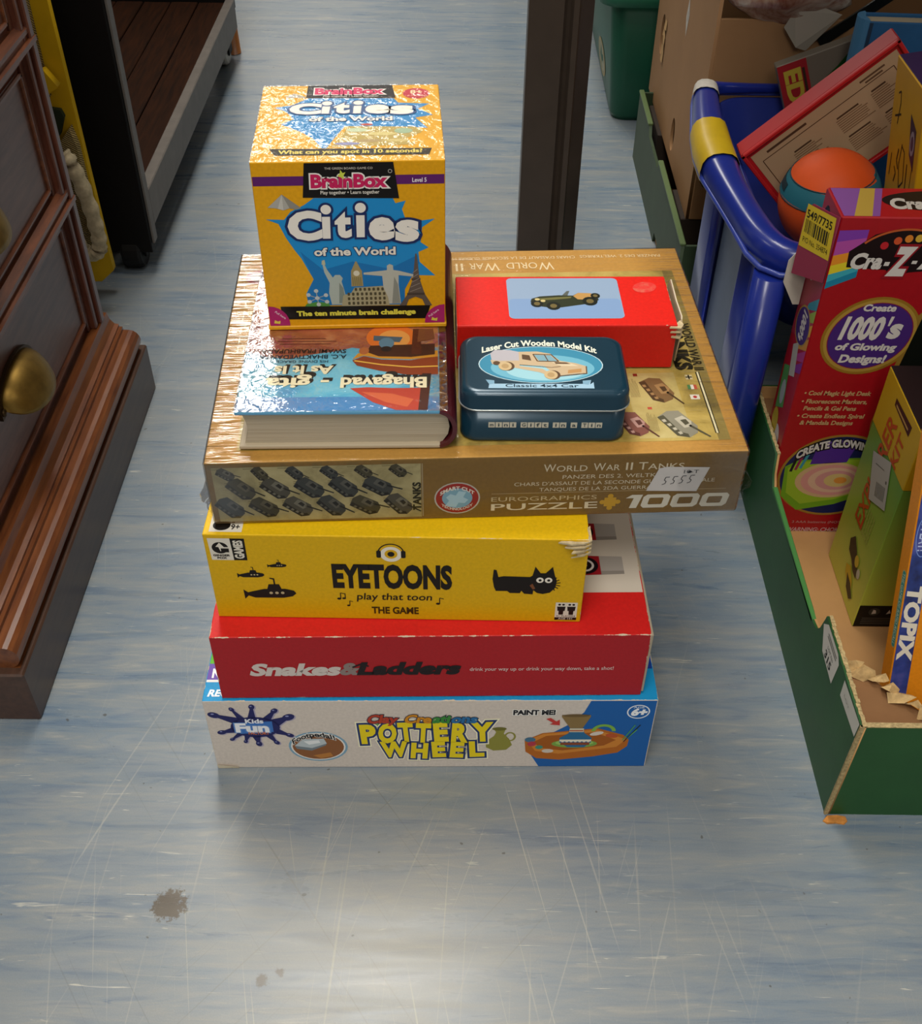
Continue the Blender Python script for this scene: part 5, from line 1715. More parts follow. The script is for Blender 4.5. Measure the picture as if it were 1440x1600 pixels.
for k in range(3):
    q0, q1 = F(303 + k * 4, 92 + k * 2), F(306 + k * 5, 112 + k * 2)
    p.line([q0, q1], 2.6, ('#1c1a20', '#8a2a4c', '#3c8a9a')[k], 'desk_picture', 3.2)
p.text('CREATE GLOWING', *FB(303, 122, 372, 130), WH, 'desk_lettering', 4.6, 0.05, outline=[('#171412', 0.12)], arc=12, rot=0.10)
p.text('WARNING: CHOKING HAZARD', *FB(314, 16, 402, 21), '#c29a9a', 'small_lettering', 3, 0.02, shear=0.12)
p.text('3 AAA batteries (NOT INCLUDED)', *FB(318, 27, 392, 30), '#b98a86', 'small_lettering', 3, 0.0)
p.build()
p = Print(cz, (0, 0, h), (1, 0, 0), (0, 0.79, 0), rough=0.36)
p.poly([(2, 2), (30, 2), (44, 60), (2, 60)], '#7a4a8a', 'rainbow_print#a', 0)
p.poly([(10, 2), (24, 2), (38, 60), (26, 60)], '#a88a3a', 'rainbow_print#a', 0.4)
p.poly([(110, 10), (148, 4), (148, 60), (128, 60)], '#5a7a4a', 'rainbow_print#b', 0)
p.ell(90, 34, 52, 22, '#1a1012', 'brand_mark', 0.5, 32)
p.text('Cra-Z-Art', 42, 18, 118, 38, '#b8b0a6', 'brand_mark', 3, 0.05, shear=0.1)
p.build()
p = Print(cz, (0, d, 0), (0, -0.79, 0), (0, 0, 1), rough=0.36)
p.poly([(0.5, 200), (61.5, 216), (61.5, 337), (0.5, 337)], '#9a2c3a', 'side_print', 0.2)
for (z0_, c) in ((212, '#c2862c'), (226, '#cf9a2c'), (240, '#8fa83c'), (252, '#3a8a9a'), (200, '#a23a7a'), (188, '#7a2f86')):
    p.poly([(30, z0_ - 14), (61.5, z0_), (61.5, z0_ + 12), (34, z0_ - 6)], c, 'side_print', 0.6)
p.ell(24, 300, 17, 30, '#17110f', 'brand_mark', 1.2, 28, 0.2)
p.vtext('Z-Art', 12, 262, 28, 312, '#bdb6ae', 'brand_mark', 3, bold=0.05)
for k in range(5):
    p.ell(36 + 1.5 * (2 - abs(k - 2)), 282 + k * 10, 2.2, 2.8, ('#c9a23a', '#cf8a2c', '#b3342c', '#8f9a3c', '#3f8a8a')[k], 'brand_mark', 2, 12)
p.ell(32, 222, 25, 19, '#a58438', 'oval_badge', 1.2, 30, 0.3)
p.ell(32, 222, 23, 17.2, '#46306e', 'oval_badge', 1.6, 30, 0.3)
p.vtext("1000's", 26, 208, 40, 236, '#c9c3bd', 'oval_badge', 3, bold=0.05)
p.poly([(18, 196), (34, 206), (46, 176), (28, 168)], '#a9a59c', 'side_print', 1.6)
p.poly([(6, 168), (24, 176), (36, 136), (10, 122)], '#4f8a4a', 'side_print', 1.4)
p.ell(22, 146, 8, 13, '#9aa0a4', 'side_print', 1.8)
p.ell(20, 112, 11, 14, '#b39a2c', 'side_print', 1.6)
p.ell(36, 100, 12, 16, '#b7b2b4', 'side_print', 1.4)
p.build()
# open side flap carrying the yellow stock label, and its white inner flap
fo, fU, fV = Vector((0.2905, 0.789, 0.3060)) - Vector((0.2920, 0.790, 0.0062)), Vector((-0.0148, 0.036, -0.003)), Vector((0, 0, 1))
L_ = fU.length
mb = basis(fo, fU, fV)
fl_ = plate('side_flap', [(0, -0.02), (L_ * 1.02, -0.03), (L_ * 1.02, 0.030), (L_ * 0.85, 0.036), (0, 0.038)], [], 0.0008, plain('#8a2440', 0.4), cz, mb)
pU = -fU.normalized()
p = Print(fl_, Vector(fo) + fU + fV * -0.003, pU, pU.cross(fV).cross(pU).normalized(), rough=0.45, base=0.6)
LW = L_ * 1000
p.poly([(0, 0), (LW, 3), (LW, 39), (3, 37)], '#c9b02c', 'stock_label', 0)
p.text('549/7735', 4, 27, LW - 3, 33.5, '#1f1c10', 'stock_label', 2, 0.02, rot=0.05)
x = 4.0
rnd = random.Random(2)
while x < LW - 4:
    ww = rnd.choice((0.5, 0.8, 1.3, 2.0))
    p.rect(x, 13.5, min(x + ww, LW - 3), 25, '#2a2614', 'stock_label', 2)
    x += ww + rnd.choice((0.5, 0.8, 1.2))
p.text('P/O No. 354874', 4, 6, LW - 3, 10.5, '#1f1c10', 'stock_label', 2, 0.0, rot=0.05)
p.build()
wf = [(-0.006, 0.297), (-0.018, 0.279), (-0.0185, 0.258), (-0.006, 0.236), (-0.0006, 0.236), (-0.0006, 0.297)]
plate('inner_flap', [(x, z - 0.0062) for x, z in wf], [], 0.001, plain('#c2b9ac', 0.6), cz, basis((0, 0.046, 0), (1, 0, 0), (0, 0, 1)))

# ------------------------------------------------------------------ green explorer kit box
ex = thing('green_explorer_kit_box', 'lime green and yellow explorer kit box leaning upright in the tray', 'toy box', (0.3530, 0.667, 0.0062))
w, d, h = 0.098, 0.091, 0.221
bm = bmesh.new()
bm_box(bm, 0, w, 0, d, 0, 0.164, 0.0008)
GK, nt, b = new_mat('lime_board')
tc = N(nt, 'ShaderNodeTexCoord')
sx = N(nt, 'ShaderNodeSeparateXYZ')
nt.links.new(tc.outputs['Object'], sx.inputs[0])
nt.links.new(ramp(nt, math_node(nt, 'DIVIDE', sx.outputs[2], 0.164), [(0.1, lin('#bcc246')), (0.45, lin('#97ab3c')), (1.0, lin('#5c8c34'))]), b.inputs['Base Color'])
b.inputs['Roughness'].default_value = 0.38
bm_obj('carton', bm, GK, ex)
box('yellow_lid', -0.0004, w + 0.0004, -0.0004, d + 0.0004, 0.164, h, plain('#bd9712', 0.38), ex, 0.0008)
box('lid_top', 0, w, 0, d, h, h + 0.0006, plain('#1a0f10', 0.45), ex, 0.0003)
p = Print(ex, (0, d, 0), (0, -1, 0), (0, 0, 1), rough=0.38, base=0.5)


def EU(y, z):
    return ((758 - y), z - 6.2)


p.vtext('EXPLORER', EU(730, 0)[0], 78, EU(711, 0)[0], 196, '#b3471c', 'title_lettering', 3, up=True, bold=0.02)
p.vtext('KIT', EU(703, 0)[0], 166, EU(690, 0)[0], 196, '#b3471c', 'title_lettering', 3, up=True, bold=0.02)
p.poly([EU(728, 217), EU(687, 219), EU(687.8, 209), EU(727.5, 210.5)], '#3a1410', 'maker_badge', 2)
p.rect(34, 205.5, 66, 207.5, '#b08a4a', 'maker_badge', 3)
p.poly([EU(737, 154), EU(699, 172.5), EU(682, 134), EU(716, 117)], '#a8a49c', 'price_sticker', 4.2)
for k in range(8):
    a_ = EU(708 - k * 2.4, 128 + k * 1.15)
    p.poly([a_, (a_[0] + 1.1, a_[1] + .6), (a_[0] - 3.4, a_[1] + 12.6), (a_[0] - 4.5, a_[1] + 12)], '#4a4844', 'price_sticker', 5.4)
p.line([EU(725, 150), EU(706, 158)], 0.6, '#5a5852', 'price_sticker', 5.4)
p.ell(*EU(696, 153), 1.6, 1.6, '#4a4844', 'price_sticker', 5.4, 10)
for r_ in range(5):
    for k in range(6):
        a_ = EU(712 - r_ * 4.5, 84 + k * 5.2)
        p.rect(a_[0], a_[1], a_[0] + 1.6, a_[1] + 3.8, '#9aa04c', 'small_lettering', 2)
# figure with gear and beetle-like vehicle, in black and yellow
p.poly([EU(724, 62), EU(716, 72), EU(706, 66), EU(694, 56), EU(690, 44), EU(700, 44), EU(710, 50), EU(720, 52)], '#1c1a10', 'explorer_picture', 2)
p.ell(*EU(698, 58), 5, 6, '#bfa52c', 'explorer_picture', 3)
p.ell(*EU(688, 52), 4, 5, '#b5b09a', 'explorer_picture', 2.6)
p.poly([EU(716, 38), EU(706, 44), EU(694, 36), EU(690, 26), EU(700, 26), EU(712, 30)], '#c0a21c', 'explorer_picture', 2)
p.poly([EU(708, 34), EU(696, 32), EU(684, 24), EU(690, 18), EU(702, 22)], '#23200f', 'explorer_picture', 3)
p.build()
p = Print(ex, (0, 0, 0), (1, 0, 0), (0, 0, 1), rough=0.38)
p.rect(0.6, 0.6, 97.4, 28, '#15130e', 'base_strip', 0.5)
p.ell(15, 20, 5, 5, '#3a3830', 'base_strip', 2)
p.poly([(13, 17), (17, 18), (16, 22), (13.6, 23)], '#bdb9ac', 'base_strip', 3)
p.poly([(26, 17), (30, 18.5), (28, 23)], '#bdb9ac', 'base_strip', 3)
for k in range(4):
    p.rect(6, 4 + k * 2.4, 44, 4.7 + k * 2.4, '#5d5a50', 'base_strip', 2)
p.rect(26, 66, 60, 72, '#16130c', 'front_picture', 1)
p.rect(28, 52, 60, 66, '#b39a2c', 'front_picture', 1)
p.poly([(36, 54), (44, 64), (52, 54)], '#b35a24', 'front_picture', 2)
p.build()

# ------------------------------------------------------------------ orange trivia game leaning back
al = math.radians(22.3)
tp = thing('orange_trivia_game_box', 'orange Topix trivia game box leaning in the front of the tray', 'game box', (0.337, 0.523, 0.0064), (-al, 0, 0))
w, d, h = 0.150, 0.018, 0.275
ORG = '#d8861a'
bm = bmesh.new()
bm_box(bm, 0, w, 0, d, 0, h, 0.001)
bm_obj('carton', bm, card(ORG, (w * 2, d, h), 0.36, 0.0002), tp)
p = Print(tp, (0, 0, 0), (1, 0, 0), (0, 0, 1), rough=0.34)
BLM, nt, b = new_mat('night_blue_print')
n1 = noise(nt, obj_coord(nt), 45, 4)
nt.links.new(ramp(nt, n1, [(0.3, lin('#1c2450')), (0.5, lin('#2b3f86')), (0.72, lin('#5a5aa0'))]), b.inputs['Base Color'])
b.inputs['Roughness'].default_value = 0.34
p.rect(0.8, 0.6, 14.6, 274, BLM, 'blue_band', 0.4)
p.vtext('TOPIX', 2.8, 92, 13.2, 156, '#d9d2c0', 'title_lettering', 3, bold=0.05, shear=0.1)
p.ring(7.7, 196, 6, 17, 0.8, '#6f86c4', 'player_badge', 1.4)
p.vtext('4 PLAY!', 4.4, 184, 11, 208, '#aebbe0', 'player_badge', 3, bold=0.02)
p.rect(14.6, 236, 149, 274, '#7a2a6a', 'purple_panel', 0.4)
p.build()
p = Print(tp, (0, d, 0), (0, -1, 0), (0, 0, 1), rough=0.34)
p.rrect(9.5, 101, 17.0, 166, 3.0, '#bfae6a', 'strap_label', 0.8)
p.rrect(10.3, 101.8, 16.2, 165.2, 2.4, '#2f8a86', 'strap_label', 1.2)
p.vtext('THE GAME OF RAPID RECALL', 11.4, 103.5, 15.2, 163.5, '#cfe0c8', 'strap_label', 3)
p.build()

# ------------------------------------------------------------------ blue plastic basket
BLU = plain('#17287e', 0.28, 0.5, 0, 0.2, 0.06, 30)
BLD = plain('#16246a', 0.38, 0.45, 0, 0, 0.06, 30)
bs = thing('blue_plastic_basket', 'royal blue plastic basket on legs with yellow tape round its rim', 'basket', (0.44, 1.045, 0))
GX, GY = 0.44, 1.045
left = [(0.268, 1.230, 0.264, .0075), (0.263, 1.215, 0.266, .0125), (0.259, 1.19, 0.266, .0140), (0.2545, 1.15, 0.265, .0155), (0.2505, 1.11, 0.264, .0175), (0.2485, 1.07, 0.263, .0185), (0.2495, 1.03, 0.262, .0180), (0.2525, 0.995, 0.262, .0160), (0.2565, 0.96, 0.262, .0150), (0.2600, 0.925, 0.263, .0150), (0.2640, 0.895, 0.264, .0150), (0.2720, 0.872, 0.264, .0150), (0.2860, 0.860, 0.264, .0148), (0.305, 0.856, 0.264, .0145)]
loop = list(left)
for t in (0.36, 0.44, 0.52, 0.58):
    loop.append((t, 0.855, 0.264, 0.0145))
loop += [(2 * GX - x + .0, y, z, r) for (x, y, z, r) in reversed(left)]
for t in (0.58, 0.44, 0.30):
    loop.append((t, 1.236, 0.262, 0.0045))
SECT = []
for i in range(16):
    a_ = 2 * PI * i / 16
    c_, s_ = math.cos(a_), math.sin(a_)
    SECT.append((abs(c_) ** 0.8 * math.copysign(1, c_), abs(s_) ** 0.8 * math.copysign(1, s_) * 1.05))
v_, f_ = sweep([(x - GX, y - GY, z) for x, y, z, r in loop], [r for *_, r in loop], closed=True, section=SECT)
rim = mesh_obj('rim', v_, f_, BLU, bs, smooth=True)
sub_ = rim.modifiers.new('smooth', 'SUBSURF')
sub_.levels = sub_.render_levels = 1
# thin lip along the outer lower edge of the rim
v_, f_ = sweep([(x - GX - (r * .92 if x < .3 else 0) + (r * .92 if x > .58 else 0), y - GY - (r * .9 if y < .9 else 0), z - 0.006) for x, y, z, r in loop], 0.0026, 8, closed=True)
lipo = mesh_obj('rim_lip', v_, f_, plain('#2f3f92', 0.3, 0.5), bs, smooth=True)
# yellow tape and white stickers wrapped on the rim
seg = [q for q in left if 1.0 < q[1] < 1.13]
pts = [Vector((a_[0] - GX, a_[1] - GY, a_[2])) for a_ in seg]
v_, f_ = sweep(pts, [q[3] * 1.055 + .0004 for q in seg], section=SECT, caps=False)
tape = mesh_obj('yellow_tape', v_, f_, plain('#b99a12', 0.4, 0.4, 0, 0, 0.06, 60), bs, smooth=True)
seg = [q for q in left if q[1] > 1.18]
pts = [Vector((a_[0] - GX, a_[1] - GY, a_[2])) for a_ in seg]
up_sec = [q for q in SECT if q[1] > -0.2]
v_, f_ = sweep(pts, [q[3] * 1.05 + .0003 for q in seg], section=up_sec, caps=False)
f_ = [q for q in f_ if not (0 in [i % len(up_sec) for i in q] and len(up_sec) - 1 in [i % len(up_sec) for i in q])]
mesh_obj('paper_label', v_, f_, plain('#bdb8ae', 0.6, 0.3, 0, 0, 0.12, 120), bs, smooth=True)
# tub
def rr_rect(x0, x1, y0, y1, r, z):
    return [((x0 + x1) / 2 - GX + a_, (y0 + y1) / 2 - GY + b_, z) for a_, b_, _ in rr_ring((x1 - x0) / 2, (y1 - y0) / 2, r, 0)]


rr_solid('tub', [rr_rect(.292, .588, .880, 1.210, .03, .182), rr_rect(.274, .606, .866, 1.226, .035, .256), rr_rect(.278, .602, .870, 1.222, .033, .256), rr_rect(.297, .583, .885, 1.205, .028, .187)], BLD, bs)
for xs_ in (0.268, 2 * GX - 0.268):
    for (ya, yb) in ((1.062, 1.126), (0.880, 0.942), (0.842, 0.872)):
        hx = 0.008 if yb - ya > .05 else 0.014
        ring0 = rr_ring(hx, (yb - ya) / 2, min(0.011, (yb - ya) / 2 - .001), 0)
        cxm, cym = xs_ - GX, (ya + yb) / 2 - GY
        rr_solid('leg', [[(cxm + a_, cym + b_, z) for a_, b_, _ in ring0] for z in (0.0, 0.254)], BLU, bs)

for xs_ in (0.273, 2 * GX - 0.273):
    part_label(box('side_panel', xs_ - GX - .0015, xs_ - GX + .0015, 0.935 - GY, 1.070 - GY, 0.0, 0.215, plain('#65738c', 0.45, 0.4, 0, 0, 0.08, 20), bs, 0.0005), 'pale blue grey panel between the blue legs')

# ------------------------------------------------------------------ things in the basket
# foam ball
bl = thing('foam_ball', 'orange foam ball with a teal band in the blue basket', 'ball', (0.3530, 1.000, 0.2500))
bm = bmesh.new()
bmesh.ops.create_uvsphere(bm, u_segments=36, v_segments=24, radius=0.0485)
axis = Vector((-0.12, -0.05, 0.98)).normalized()
for f in bm.faces:
    hgt = f.calc_center_median().normalized().dot(axis)
    f.material_index = 1 if 0.24 < hgt < 0.60 else 0
bm_obj('ball_skin', bm, [plain('#c94a12', 0.6, 0.3, 0, 0, 0.05, 60), plain('#1f5f6c', 0.6, 0.3)], bl, smooth=True)
# seam rings round the band and a printed patch
q_ = axis.to_track_quat('Z', 'Y')
for hh in (0.60, 0.24):
    r_ = math.sqrt(1 - hh * hh) * 0.0487
    pts = [q_ @ Vector((r_ * math.cos(a_), r_ * math.sin(a_), hh * 0.0487)) for a_ in [2 * PI * i / 48 for i in range(48)]]
    v_, f_ = sweep(pts, 0.0006, 6, closed=True)
    mesh_obj('seam', v_, f_, plain('#14343c', 0.7), bl, smooth=True)
vv, ff = [], []
for i in range(9):
    for j in range(4):
        th = math.radians(-155 + i * 6)
        hh = 0.34 + j * 0.05
        r_ = math.sqrt(1 - hh * hh)
        vv.append(q_ @ (Vector((r_ * math.cos(th), r_ * math.sin(th), hh)) * 0.0489))
for i in range(8):
    for j in range(3):
        a_ = i * 4 + j
        ff.append((a_, a_ + 1, a_ + 5, a_ + 4))
mesh_obj('printed_patch', vv, ff, plain('#10282e', 0.6), bl, smooth=True)

# red edged board game, turned on its corner
rg = thing('red_edged_game_box', 'flat red edged game box with pale instructions tilted in the basket', 'game box', (0.3372, 1.0555, 0.1985), (0, -math.radians(43), 0))
L1, L2, TH = 0.172, 0.094, 0.026
# local frame: x along the long edge (towards the upper right), z along the short edge
bm = bmesh.new()
bm_box(bm, 0, L1, 0, TH, 0, L2, 0.0012)
bm_obj('box_base', bm, plain('#a3161a', 0.4), rg)
p = Print(rg, (0, 0, 0), (1, 0, 0), (0, 0, 1), rough=0.5, base=0.3)
p.rect(7, 5, L1 * 1000 - 7, L2 * 1000 - 8, '#a88a6a', 'instruction_panel', 0)
M1, M2 = L1 * 1000, L2 * 1000
p.line([(14, 5), (14, M2 - 20), (M1 - 16, M2 - 20), (M1 - 16, 5)], 0.8, '#4a2c1c', 'instruction_panel', 1.5)
rnd = random.Random(8)
for (bx, by, nn, ww) in ((40, 58, 7, 30), (88, 60, 7, 36), (88, 36, 7, 36), (126, 62, 8, 24), (126, 34, 8, 24), (44, 32, 7, 32)):
    p.rect(bx + 2, by + 2.4, bx + ww * .7, by + 4.2, '#4a3222', 'instruction_panel', 1.5)
    for k in range(nn):
        p.rect(bx, by - k * 2.4, bx + rnd.uniform(.7, 1) * ww, by - k * 2.4 + 1.0, '#77583f', 'instruction_panel', 1.5)
p.rect(22, M2 - 15.5, 66, M2 - 13, '#4a3222', 'instruction_panel', 1.5)
p.rect(124, M2 - 14.5, 150, M2 - 12.6, '#5a3f2c', 'instruction_panel', 1.5)
p.rect(128, M2 - 18, 146, M2 - 16.2, '#5a3f2c', 'instruction_panel', 1.5)
p.build()
bm = bmesh.new()
e = 0.004
for (a0, a1, b0, b1) in ((0, L1, 0, e), (0, L1, L2 - e, L2), (0, e, 0, L2), (L1 - e, L1, 0, L2)):
    bm_box(bm, a0, a1, -0.0035, 0.001, b0, b1, 0.0008)
bm_obj('raised_edge', bm, plain('#b01c1e', 0.38), rg)

# yellow box with brush marks
yb = thing('yellow_brush_mark_box', 'tall yellow box with black brush marks and purple top in the basket', 'toy box', (0.4070, 0.893, 0.1880), (0, -math.radians(9.5), 0))
w, d, h = 0.062, 0.082, 0.214
bm = bmesh.new()
bm_box(bm, 0, w, 0, d, 0, h, 0.0008)
bm_obj('carton', bm, plain('#bb8d10', 0.42, 0.4, 0, 0, 0.06, 30), yb)
box('purple_top', 0.001, w - 0.001, 0.001, d - 0.001, h - 0.0002, h + 0.0006, plain('#2c1440', 0.45), yb, 0.0003)
p = Print(yb, (0, d, 0), (0, -1, 0), (0, 0, 1), rough=0.45)
BKI = '#1a1208'
for pts, ww in (([(14, 186), (20, 190), (22, 180), (18, 160)], 1.6), ([(10, 164), (26, 172)], 1.8), ([(30, 142), (27, 130), (33, 124)], 2.2), ([(38, 150), (34, 130), (40, 110), (50, 120), (46, 146), (38, 148)], 1.6), ([(22, 122), (28, 118), (24, 108)], 2.0), ([(12, 130), (10, 108)], 1.6), ([(56, 140), (58, 90), (52, 70)], 2.0), ([(12, 90), (14, 80)], 1.8), ([(70, 150), (66, 90)], 1.0)):
    p.line(pts, ww, BKI, 'brush_marks', 1)
p.poly([(52, 184), (70, 176), (72, 140), (58, 150)], '#2c2038', 'round_badge', 1)
p.ell(63, 162, 6, 11, '#8a7d86', 'round_badge', 2, 18)
p.ell(63, 162, 3.4, 6.6, '#3a2f48', 'round_badge', 3, 18)
p.poly([(18, 92), (34, 96), (36, 40), (16, 40)], '#1c0e0a', 'dark_panel', 1)
p.vtext('A', 22, 58, 31, 70, '#a89a7a', 'dark_panel', 3, bold=0.02)
p.build()

# red spined educational box
ed = thing('educational_box', 'box with red spine, yellow letters and green corner flash in the basket', 'game box', (0.3740, 1.190, 0.1900), (0, -math.radians(22), 0))
w, d, h = 0.110, 0.014, 0.122
bm = bmesh.new()
bm_box(bm, 0, w, 0, d, 0, h, 0.001)
bm_obj('carton', bm, plain('#6f675a', 0.45), ed)
p = Print(ed, (0, 0, 0), (1, 0, 0), (0, 0, 1), rough=0.42)
p.rect(0.5, 0.5, 31, 121.4, '#96242a', 'red_spine', 0.3)
p.vtext('EDU', 7, 54, 23, 114, '#b3a03a', 'spine_lettering', 3, bold=0.045)
p.rect(25.2, 0.5, 28.0, 112, '#3a2a20', 'spine_lettering', 2)
p.poly([(32, 40), (32, 84), (60, 100), (84, 118), (109, 118), (109, 60), (60, 40)], '#1c4a1c', 'green_flash', 0.4)
p.text('NEW', 38, 72, 82, 90, '#94913a', 'green_flash', 3, 0.05, rot=0.62)
p.build()

# blue hardback
bb = thing('blue_hardback_book', 'blue cloth hardback book standing upright at the back of the basket', 'book', (0.3830, 1.128, 0.1890), (0, 0, -0.06))
BC = plain('#1f527e', 0.5, 0.35, 0, 0, 0.06, 80)
w, d, h = 0.135, 0.028, 0.184
box('front_cover', 0.010, w, 0, 0.003, 0, h, BC, bb, 0.0008)
box('back_cover', 0.010, w, d - 0.003, d, 0, h, BC, bb, 0.0008)
box('page_block', 0.010, w - 0.004, 0.0032, d - 0.0032, 0.003, h - 0.003, plain('#a3967e', 0.8), bb, 0.0006)
pr_ = []
for i in range(11):
    t = i / 10
    pr_.append((0.011 - 0.010 * math.sin(PI * t) ** 0.6, t * d))
pr_ += [(0.011, d * .8), (0.009, d * .5), (0.011, d * .2)]
bm = bmesh.new()
a_ = [bm.verts.new((x, y, -0.001)) for x, y in pr_]
c_ = [bm.verts.new((x, y, h + 0.001)) for x, y in pr_]
bm.faces.new(a_)
bm.faces.new(c_)
for i in range(len(pr_)):
    j = (i + 1) % len(pr_)
    bm.faces.new((a_[i], a_[j], c_[j], c_[i]))
bm_obj('spine', bm, plain('#3a7096', 0.45), bb)
box('hinge_groove', 0.011, 0.0145, -0.0004, 0.001, 0.001, h - 0.001, plain('#122c44', 0.6), bb, 0.0002)
p = Print(bb, (0.0, 0.0, 0), (1, 0, 0), (0, 0, 1), rough=0.45, base=1.2)
p.vtext('TH', 2.0, 92, 10.5, 124, '#b39a52', 'spine_lettering', 0, bold=0.05)
p.build()

# ------------------------------------------------------------------ dark green tray with the brown carton on it
dt = thing('dark_green_tray', 'dull dark green cardboard tray under the big brown carton', 'tray', (0.48, 1.40, 0))
DX, DY = 0.48, 1.40
DGN = plain('#34442e', 0.55, 0.3, 0, 0, 0.1, 25, 0.08, 120)
SW = [(1.172, 0.0), (1.32, 0.0), (1.325, 0.016), (1.355, 0.016), (1.36, 0.0), (1.615, 0.0), (1.615, 0.100), (1.50, 0.100), (1.492, 0.088), (1.395, 0.088), (1.388, 0.100), (1.172, 0.100)]
for x in (0.2565, 0.7035):
    plate('side_wall', [(a_ - DY, b_) for a_, b_ in SW], [], 0.004, DGN, dt, basis((x - DX, 0, 0), (0, 1, 0), (0, 0, 1)))
    box('rim_fold', x - DX - .0035, x - DX + .0035, 1.172 - DY, 1.388 - DY, 0.0995, 0.1035, plain('#55683f', 0.5), dt, 0.001)
    box('rim_fold', x - DX - .0035, x - DX + .0035, 1.50 - DY, 1.615 - DY, 0.0995, 0.1035, plain('#55683f', 0.5), dt, 0.001)
for y in (1.174, 1.613):
    box('end_wall', 0.2585 - DX, 0.7015 - DX, y - DY - .002, y - DY + .002, 0, 0.100, DGN, dt, 0.0006)
box('tray_floor', 0.2585 - DX, 0.7015 - DX, 1.176 - DY, 1.611 - DY, 0.001, 0.006, TAN, dt, 0.0006)
box('corner_block', 0.268 - DX, 0.40 - DX, 1.262 - DY, 1.34 - DY, 0.006, 0.0865, plain('#2a2018', 0.8), dt, 0.001)
box('corner_block', 0.268 - DX, 0.40 - DX, 1.50 - DY, 1.60 - DY, 0.006, 0.0865, plain('#2a2018', 0.8), dt, 0.001)
box('corner_block', 0.55 - DX, 0.69 - DX, 1.262 - DY, 1.34 - DY, 0.006, 0.0865, plain('#2a2018', 0.8), dt, 0.001)

KR = plain('#94704c', 0.7, 0.25, 0, 0, 0.07, 12, 0.1, 150)
bx = thing('brown_carton', 'large open brown cardboard carton with oval hand holes behind the basket', 'carton', (0.47, 1.45, 0.087))
QX, QY, QZ = 0.47, 1.45, 0.087


def oval(cy, cz_, ry, rz, n_=18):
    return [(cy - QY + ry * math.cos(2 * PI * i / n_), cz_ - QZ + rz * math.sin(2 * PI * i / n_)) for i in range(n_)]


OUT = [(1.262 - QY, 0.0), (1.660 - QY, 0.0), (1.660 - QY, 0.315), (1.262 - QY, 0.315)]
plate('side_wall', OUT, [oval(1.600, 0.188, 0.016, 0.027), oval(1.424, 0.122, 0.014, 0.022)], 0.004, KR, bx, basis((0.2755 - QX, 0, 0), (0, 1, 0), (0, 0, 1)))
plate('side_wall', OUT, [oval(1.600, 0.188, 0.016, 0.027)], 0.004, KR, bx, basis((0.668 - QX, 0, 0), (0, 1, 0), (0, 0, 1)))
box('end_wall', 0.2775 - QX, 0.666 - QX, 1.260 - QY, 1.264 - QY, 0, 0.241, KR, bx, 0.0008)
box('end_wall', 0.2775 - QX, 0.666 - QX, 1.656 - QY, 1.660 - QY, 0, 0.315, KR, bx, 0.0008)
box('carton_base', 0.2775 - QX, 0.666 - QX, 1.264 - QY, 1.656 - QY, 0, 0.004, KR, bx, 0.0006)
# torn liner round the upper hand hole
bm = bmesh.new()
rnd = random.Random(12)
for k in range(5):
    yk, zk = 1.578 + rnd.uniform(-.004, .004), 0.165 + k * 0.011
    vs = [bm.verts.new((0.2733 - QX - rnd.uniform(0.0004, .0022), yk - QY + a_, zk - QZ + b_)) for a_, b_ in ((-.010, -.005), (.006, -.006), (.008, .005), (-.007, .007))]
    bm.faces.new(vs)
bm_obj('torn_liner', bm, plain('#b08c5c', 0.8), bx)
p = Print(bx, (0.2735 - QX, 1.660 - QY, 0), (0, -1, 0), (0, 0, 1), rough=0.55, base=0.3)
p.poly([(226, 208), (238, 188), (231, 160), (219, 180)], '#b9b2a8', 'paper_label', 0)
p.rect(226, 178, 232, 190, '#a39c92', 'paper_label', 1)
p.build()

# plastic bag flopping over the carton's front edge
pb = thing('clear_plastic_bag', 'crumpled clear plastic bag flopping over the brown carton edge', 'bag', (0.352, 1.254, 0.316))
from mathutils import noise as mn
vv, ff = [], []
nu, nv = 22, 14
for i in range(nu + 1):
    for j in range(nv + 1):
        u, v = i / nu, j / nv
        a_ = 2 * PI * u
        rr_ = 0.075 * (math.sin(PI * (0.06 + 0.88 * v)) ** 0.6)
        q = Vector((rr_ * 1.05 * math.cos(a_), rr_ * 0.52 * math.sin(a_) + 0.022, 0.005 + 0.095 * v))
        k = 0.014 * mn.noise(q * 32) + 0.007 * mn.noise(q * 80)
        q += Vector((math.cos(a_), math.sin(a_), 0.3)) * k
        vv.append(q)
for i in range(nu):
    for j in range(nv):
        a_ = i * (nv + 1) + j
        ff.append((a_, a_ + nv + 1, a_ + nv + 2, a_ + 1))
PLB, nt, b = new_mat('crumpled_plastic')
n1 = noise(nt, obj_coord(nt), 28, 4, 0.6, 0.8)
nt.links.new(ramp(nt, n1, [(0.35, lin('#7a4a3a')), (0.5, lin('#a08474')), (0.68, lin('#b9b2a6'))]), b.inputs['Base Color'])
b.inputs['Roughness'].default_value = 0.18
b.inputs['Coat Weight'].default_value = 0.8
bump(nt, b, noise(nt, obj_coord(nt), 70, 3), 0.5, 0.004)
mesh_obj('bag_film', vv, ff, PLB, pb, smooth=True)
mesh_obj('bag_corner', [(-0.008, -0.006, 0.008), (0.008, -0.010, -0.012), (0.020, -0.008, -0.016), (0.052, -0.006, 0.022), (0.030, 0.0, 0.028), (0.002, 0.0, 0.024)], [(0, 1, 2, 3, 4, 5)], plain('#8f887c', 0.3, 0.5, 0, 0.4), pb)
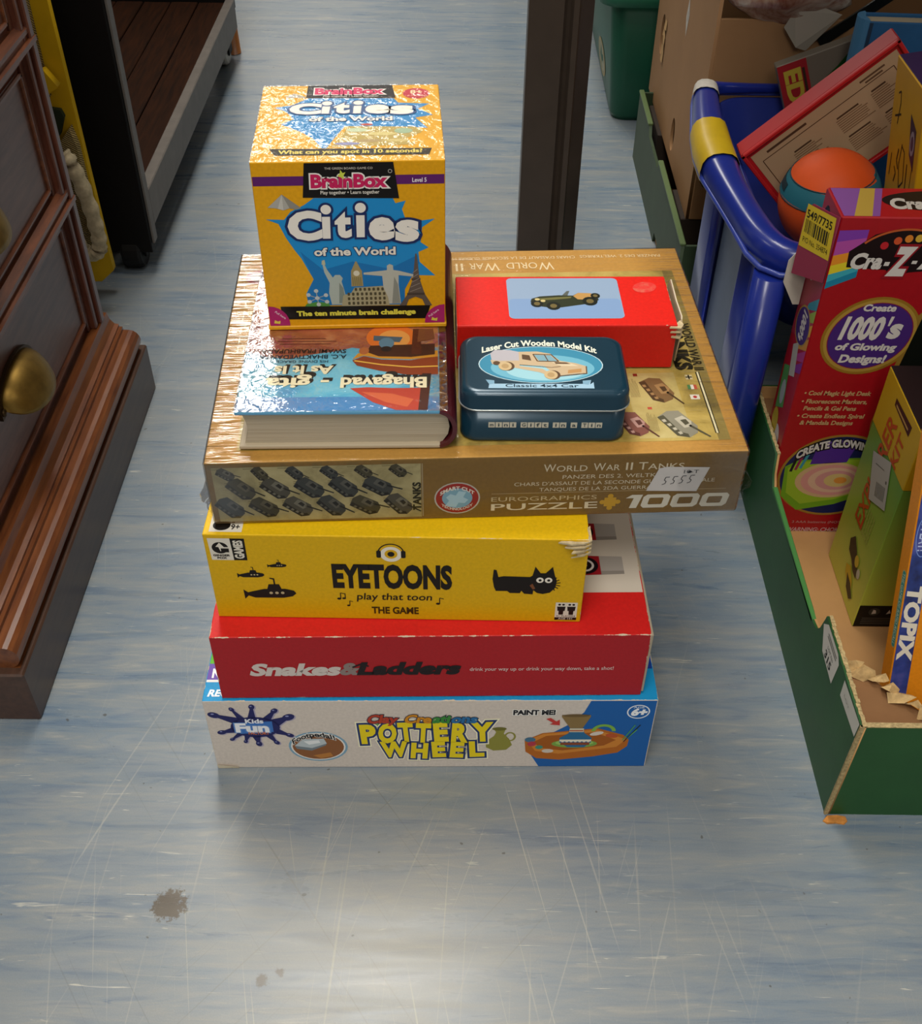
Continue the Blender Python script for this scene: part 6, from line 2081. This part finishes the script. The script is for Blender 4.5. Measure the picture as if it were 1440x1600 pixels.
mg = thing('dark_magazine', 'dark glossy magazine edge poking out beside the plastic bag', 'magazine', (0.392, 1.2615, 0.300), (0, -math.radians(38), 0))
box('cover', 0, 0.16, -0.0065, -0.0050, 0, 0.012, plain('#0f1210', 0.3), mg, 0.0003)
box('pages', 0.001, 0.158, -0.0050, -0.0020, 0.0005, 0.0115, plain('#5d5a50', 0.6), mg, 0.0003)

# ------------------------------------------------------------------ green recycling bin at the back
gb = thing('green_plastic_bin', 'bottle green plastic recycling box beyond the dark green tray', 'bin', (0.40, 1.95, 0))
EX, EY = 0.40, 1.95
BG_ = plain('#12503a', 0.42, 0.4, 0, 0, 0.08, 25)


def brect(x0, x1, y0, y1, r, z):
    return [((x0 + x1) / 2 - EX + a_, (y0 + y1) / 2 - EY + b_, z) for a_, b_, _ in rr_ring((x1 - x0) / 2, (y1 - y0) / 2, r, 0)]


rr_solid('bin_body', [brect(.235, .565, 1.745, 2.155, .02, 0.0), brect(.231, .569, 1.741, 2.159, .022, .010), brect(.206, .594, 1.722, 2.178, .03, .30), brect(.212, .588, 1.728, 2.172, .028, .30), brect(.240, .560, 1.750, 2.150, .02, .012)], BG_, gb)
rr_solid('lip', [brect(.206, .594, 1.718, 2.178, .03, .184), brect(.196, .604, 1.708, 2.192, .034, .186), brect(.195, .605, 1.707, 2.193, .034, .205), brect(.204, .596, 1.716, 2.184, .03, .207)], plain('#1d6348', 0.4), gb)
# emblem on the side: pale disc with a leaf-like arrow mark, following the slope
sl = math.atan2(0.025, 0.29)
p = Print(gb, (0.231 - EX, 2.159 - EY, 0.010), (0, -1, 0), (-math.sin(sl), 0, math.cos(sl)), rough=0.5, base=0.8)
p.ell(262, 34, 62, 24, '#a08c5c', 'emblem', 0, 28)
p.ell(262, 34, 54, 20, '#8f8a6a', 'emblem', 0.5, 28)
p.poly([(232, 28), (250, 50), (262, 38), (286, 44), (296, 22), (268, 18), (256, 26)], '#14503a', 'emblem', 1)
p.ell(284, 26, 14, 7, '#a9a48a', 'emblem', 1.6)
p.build()
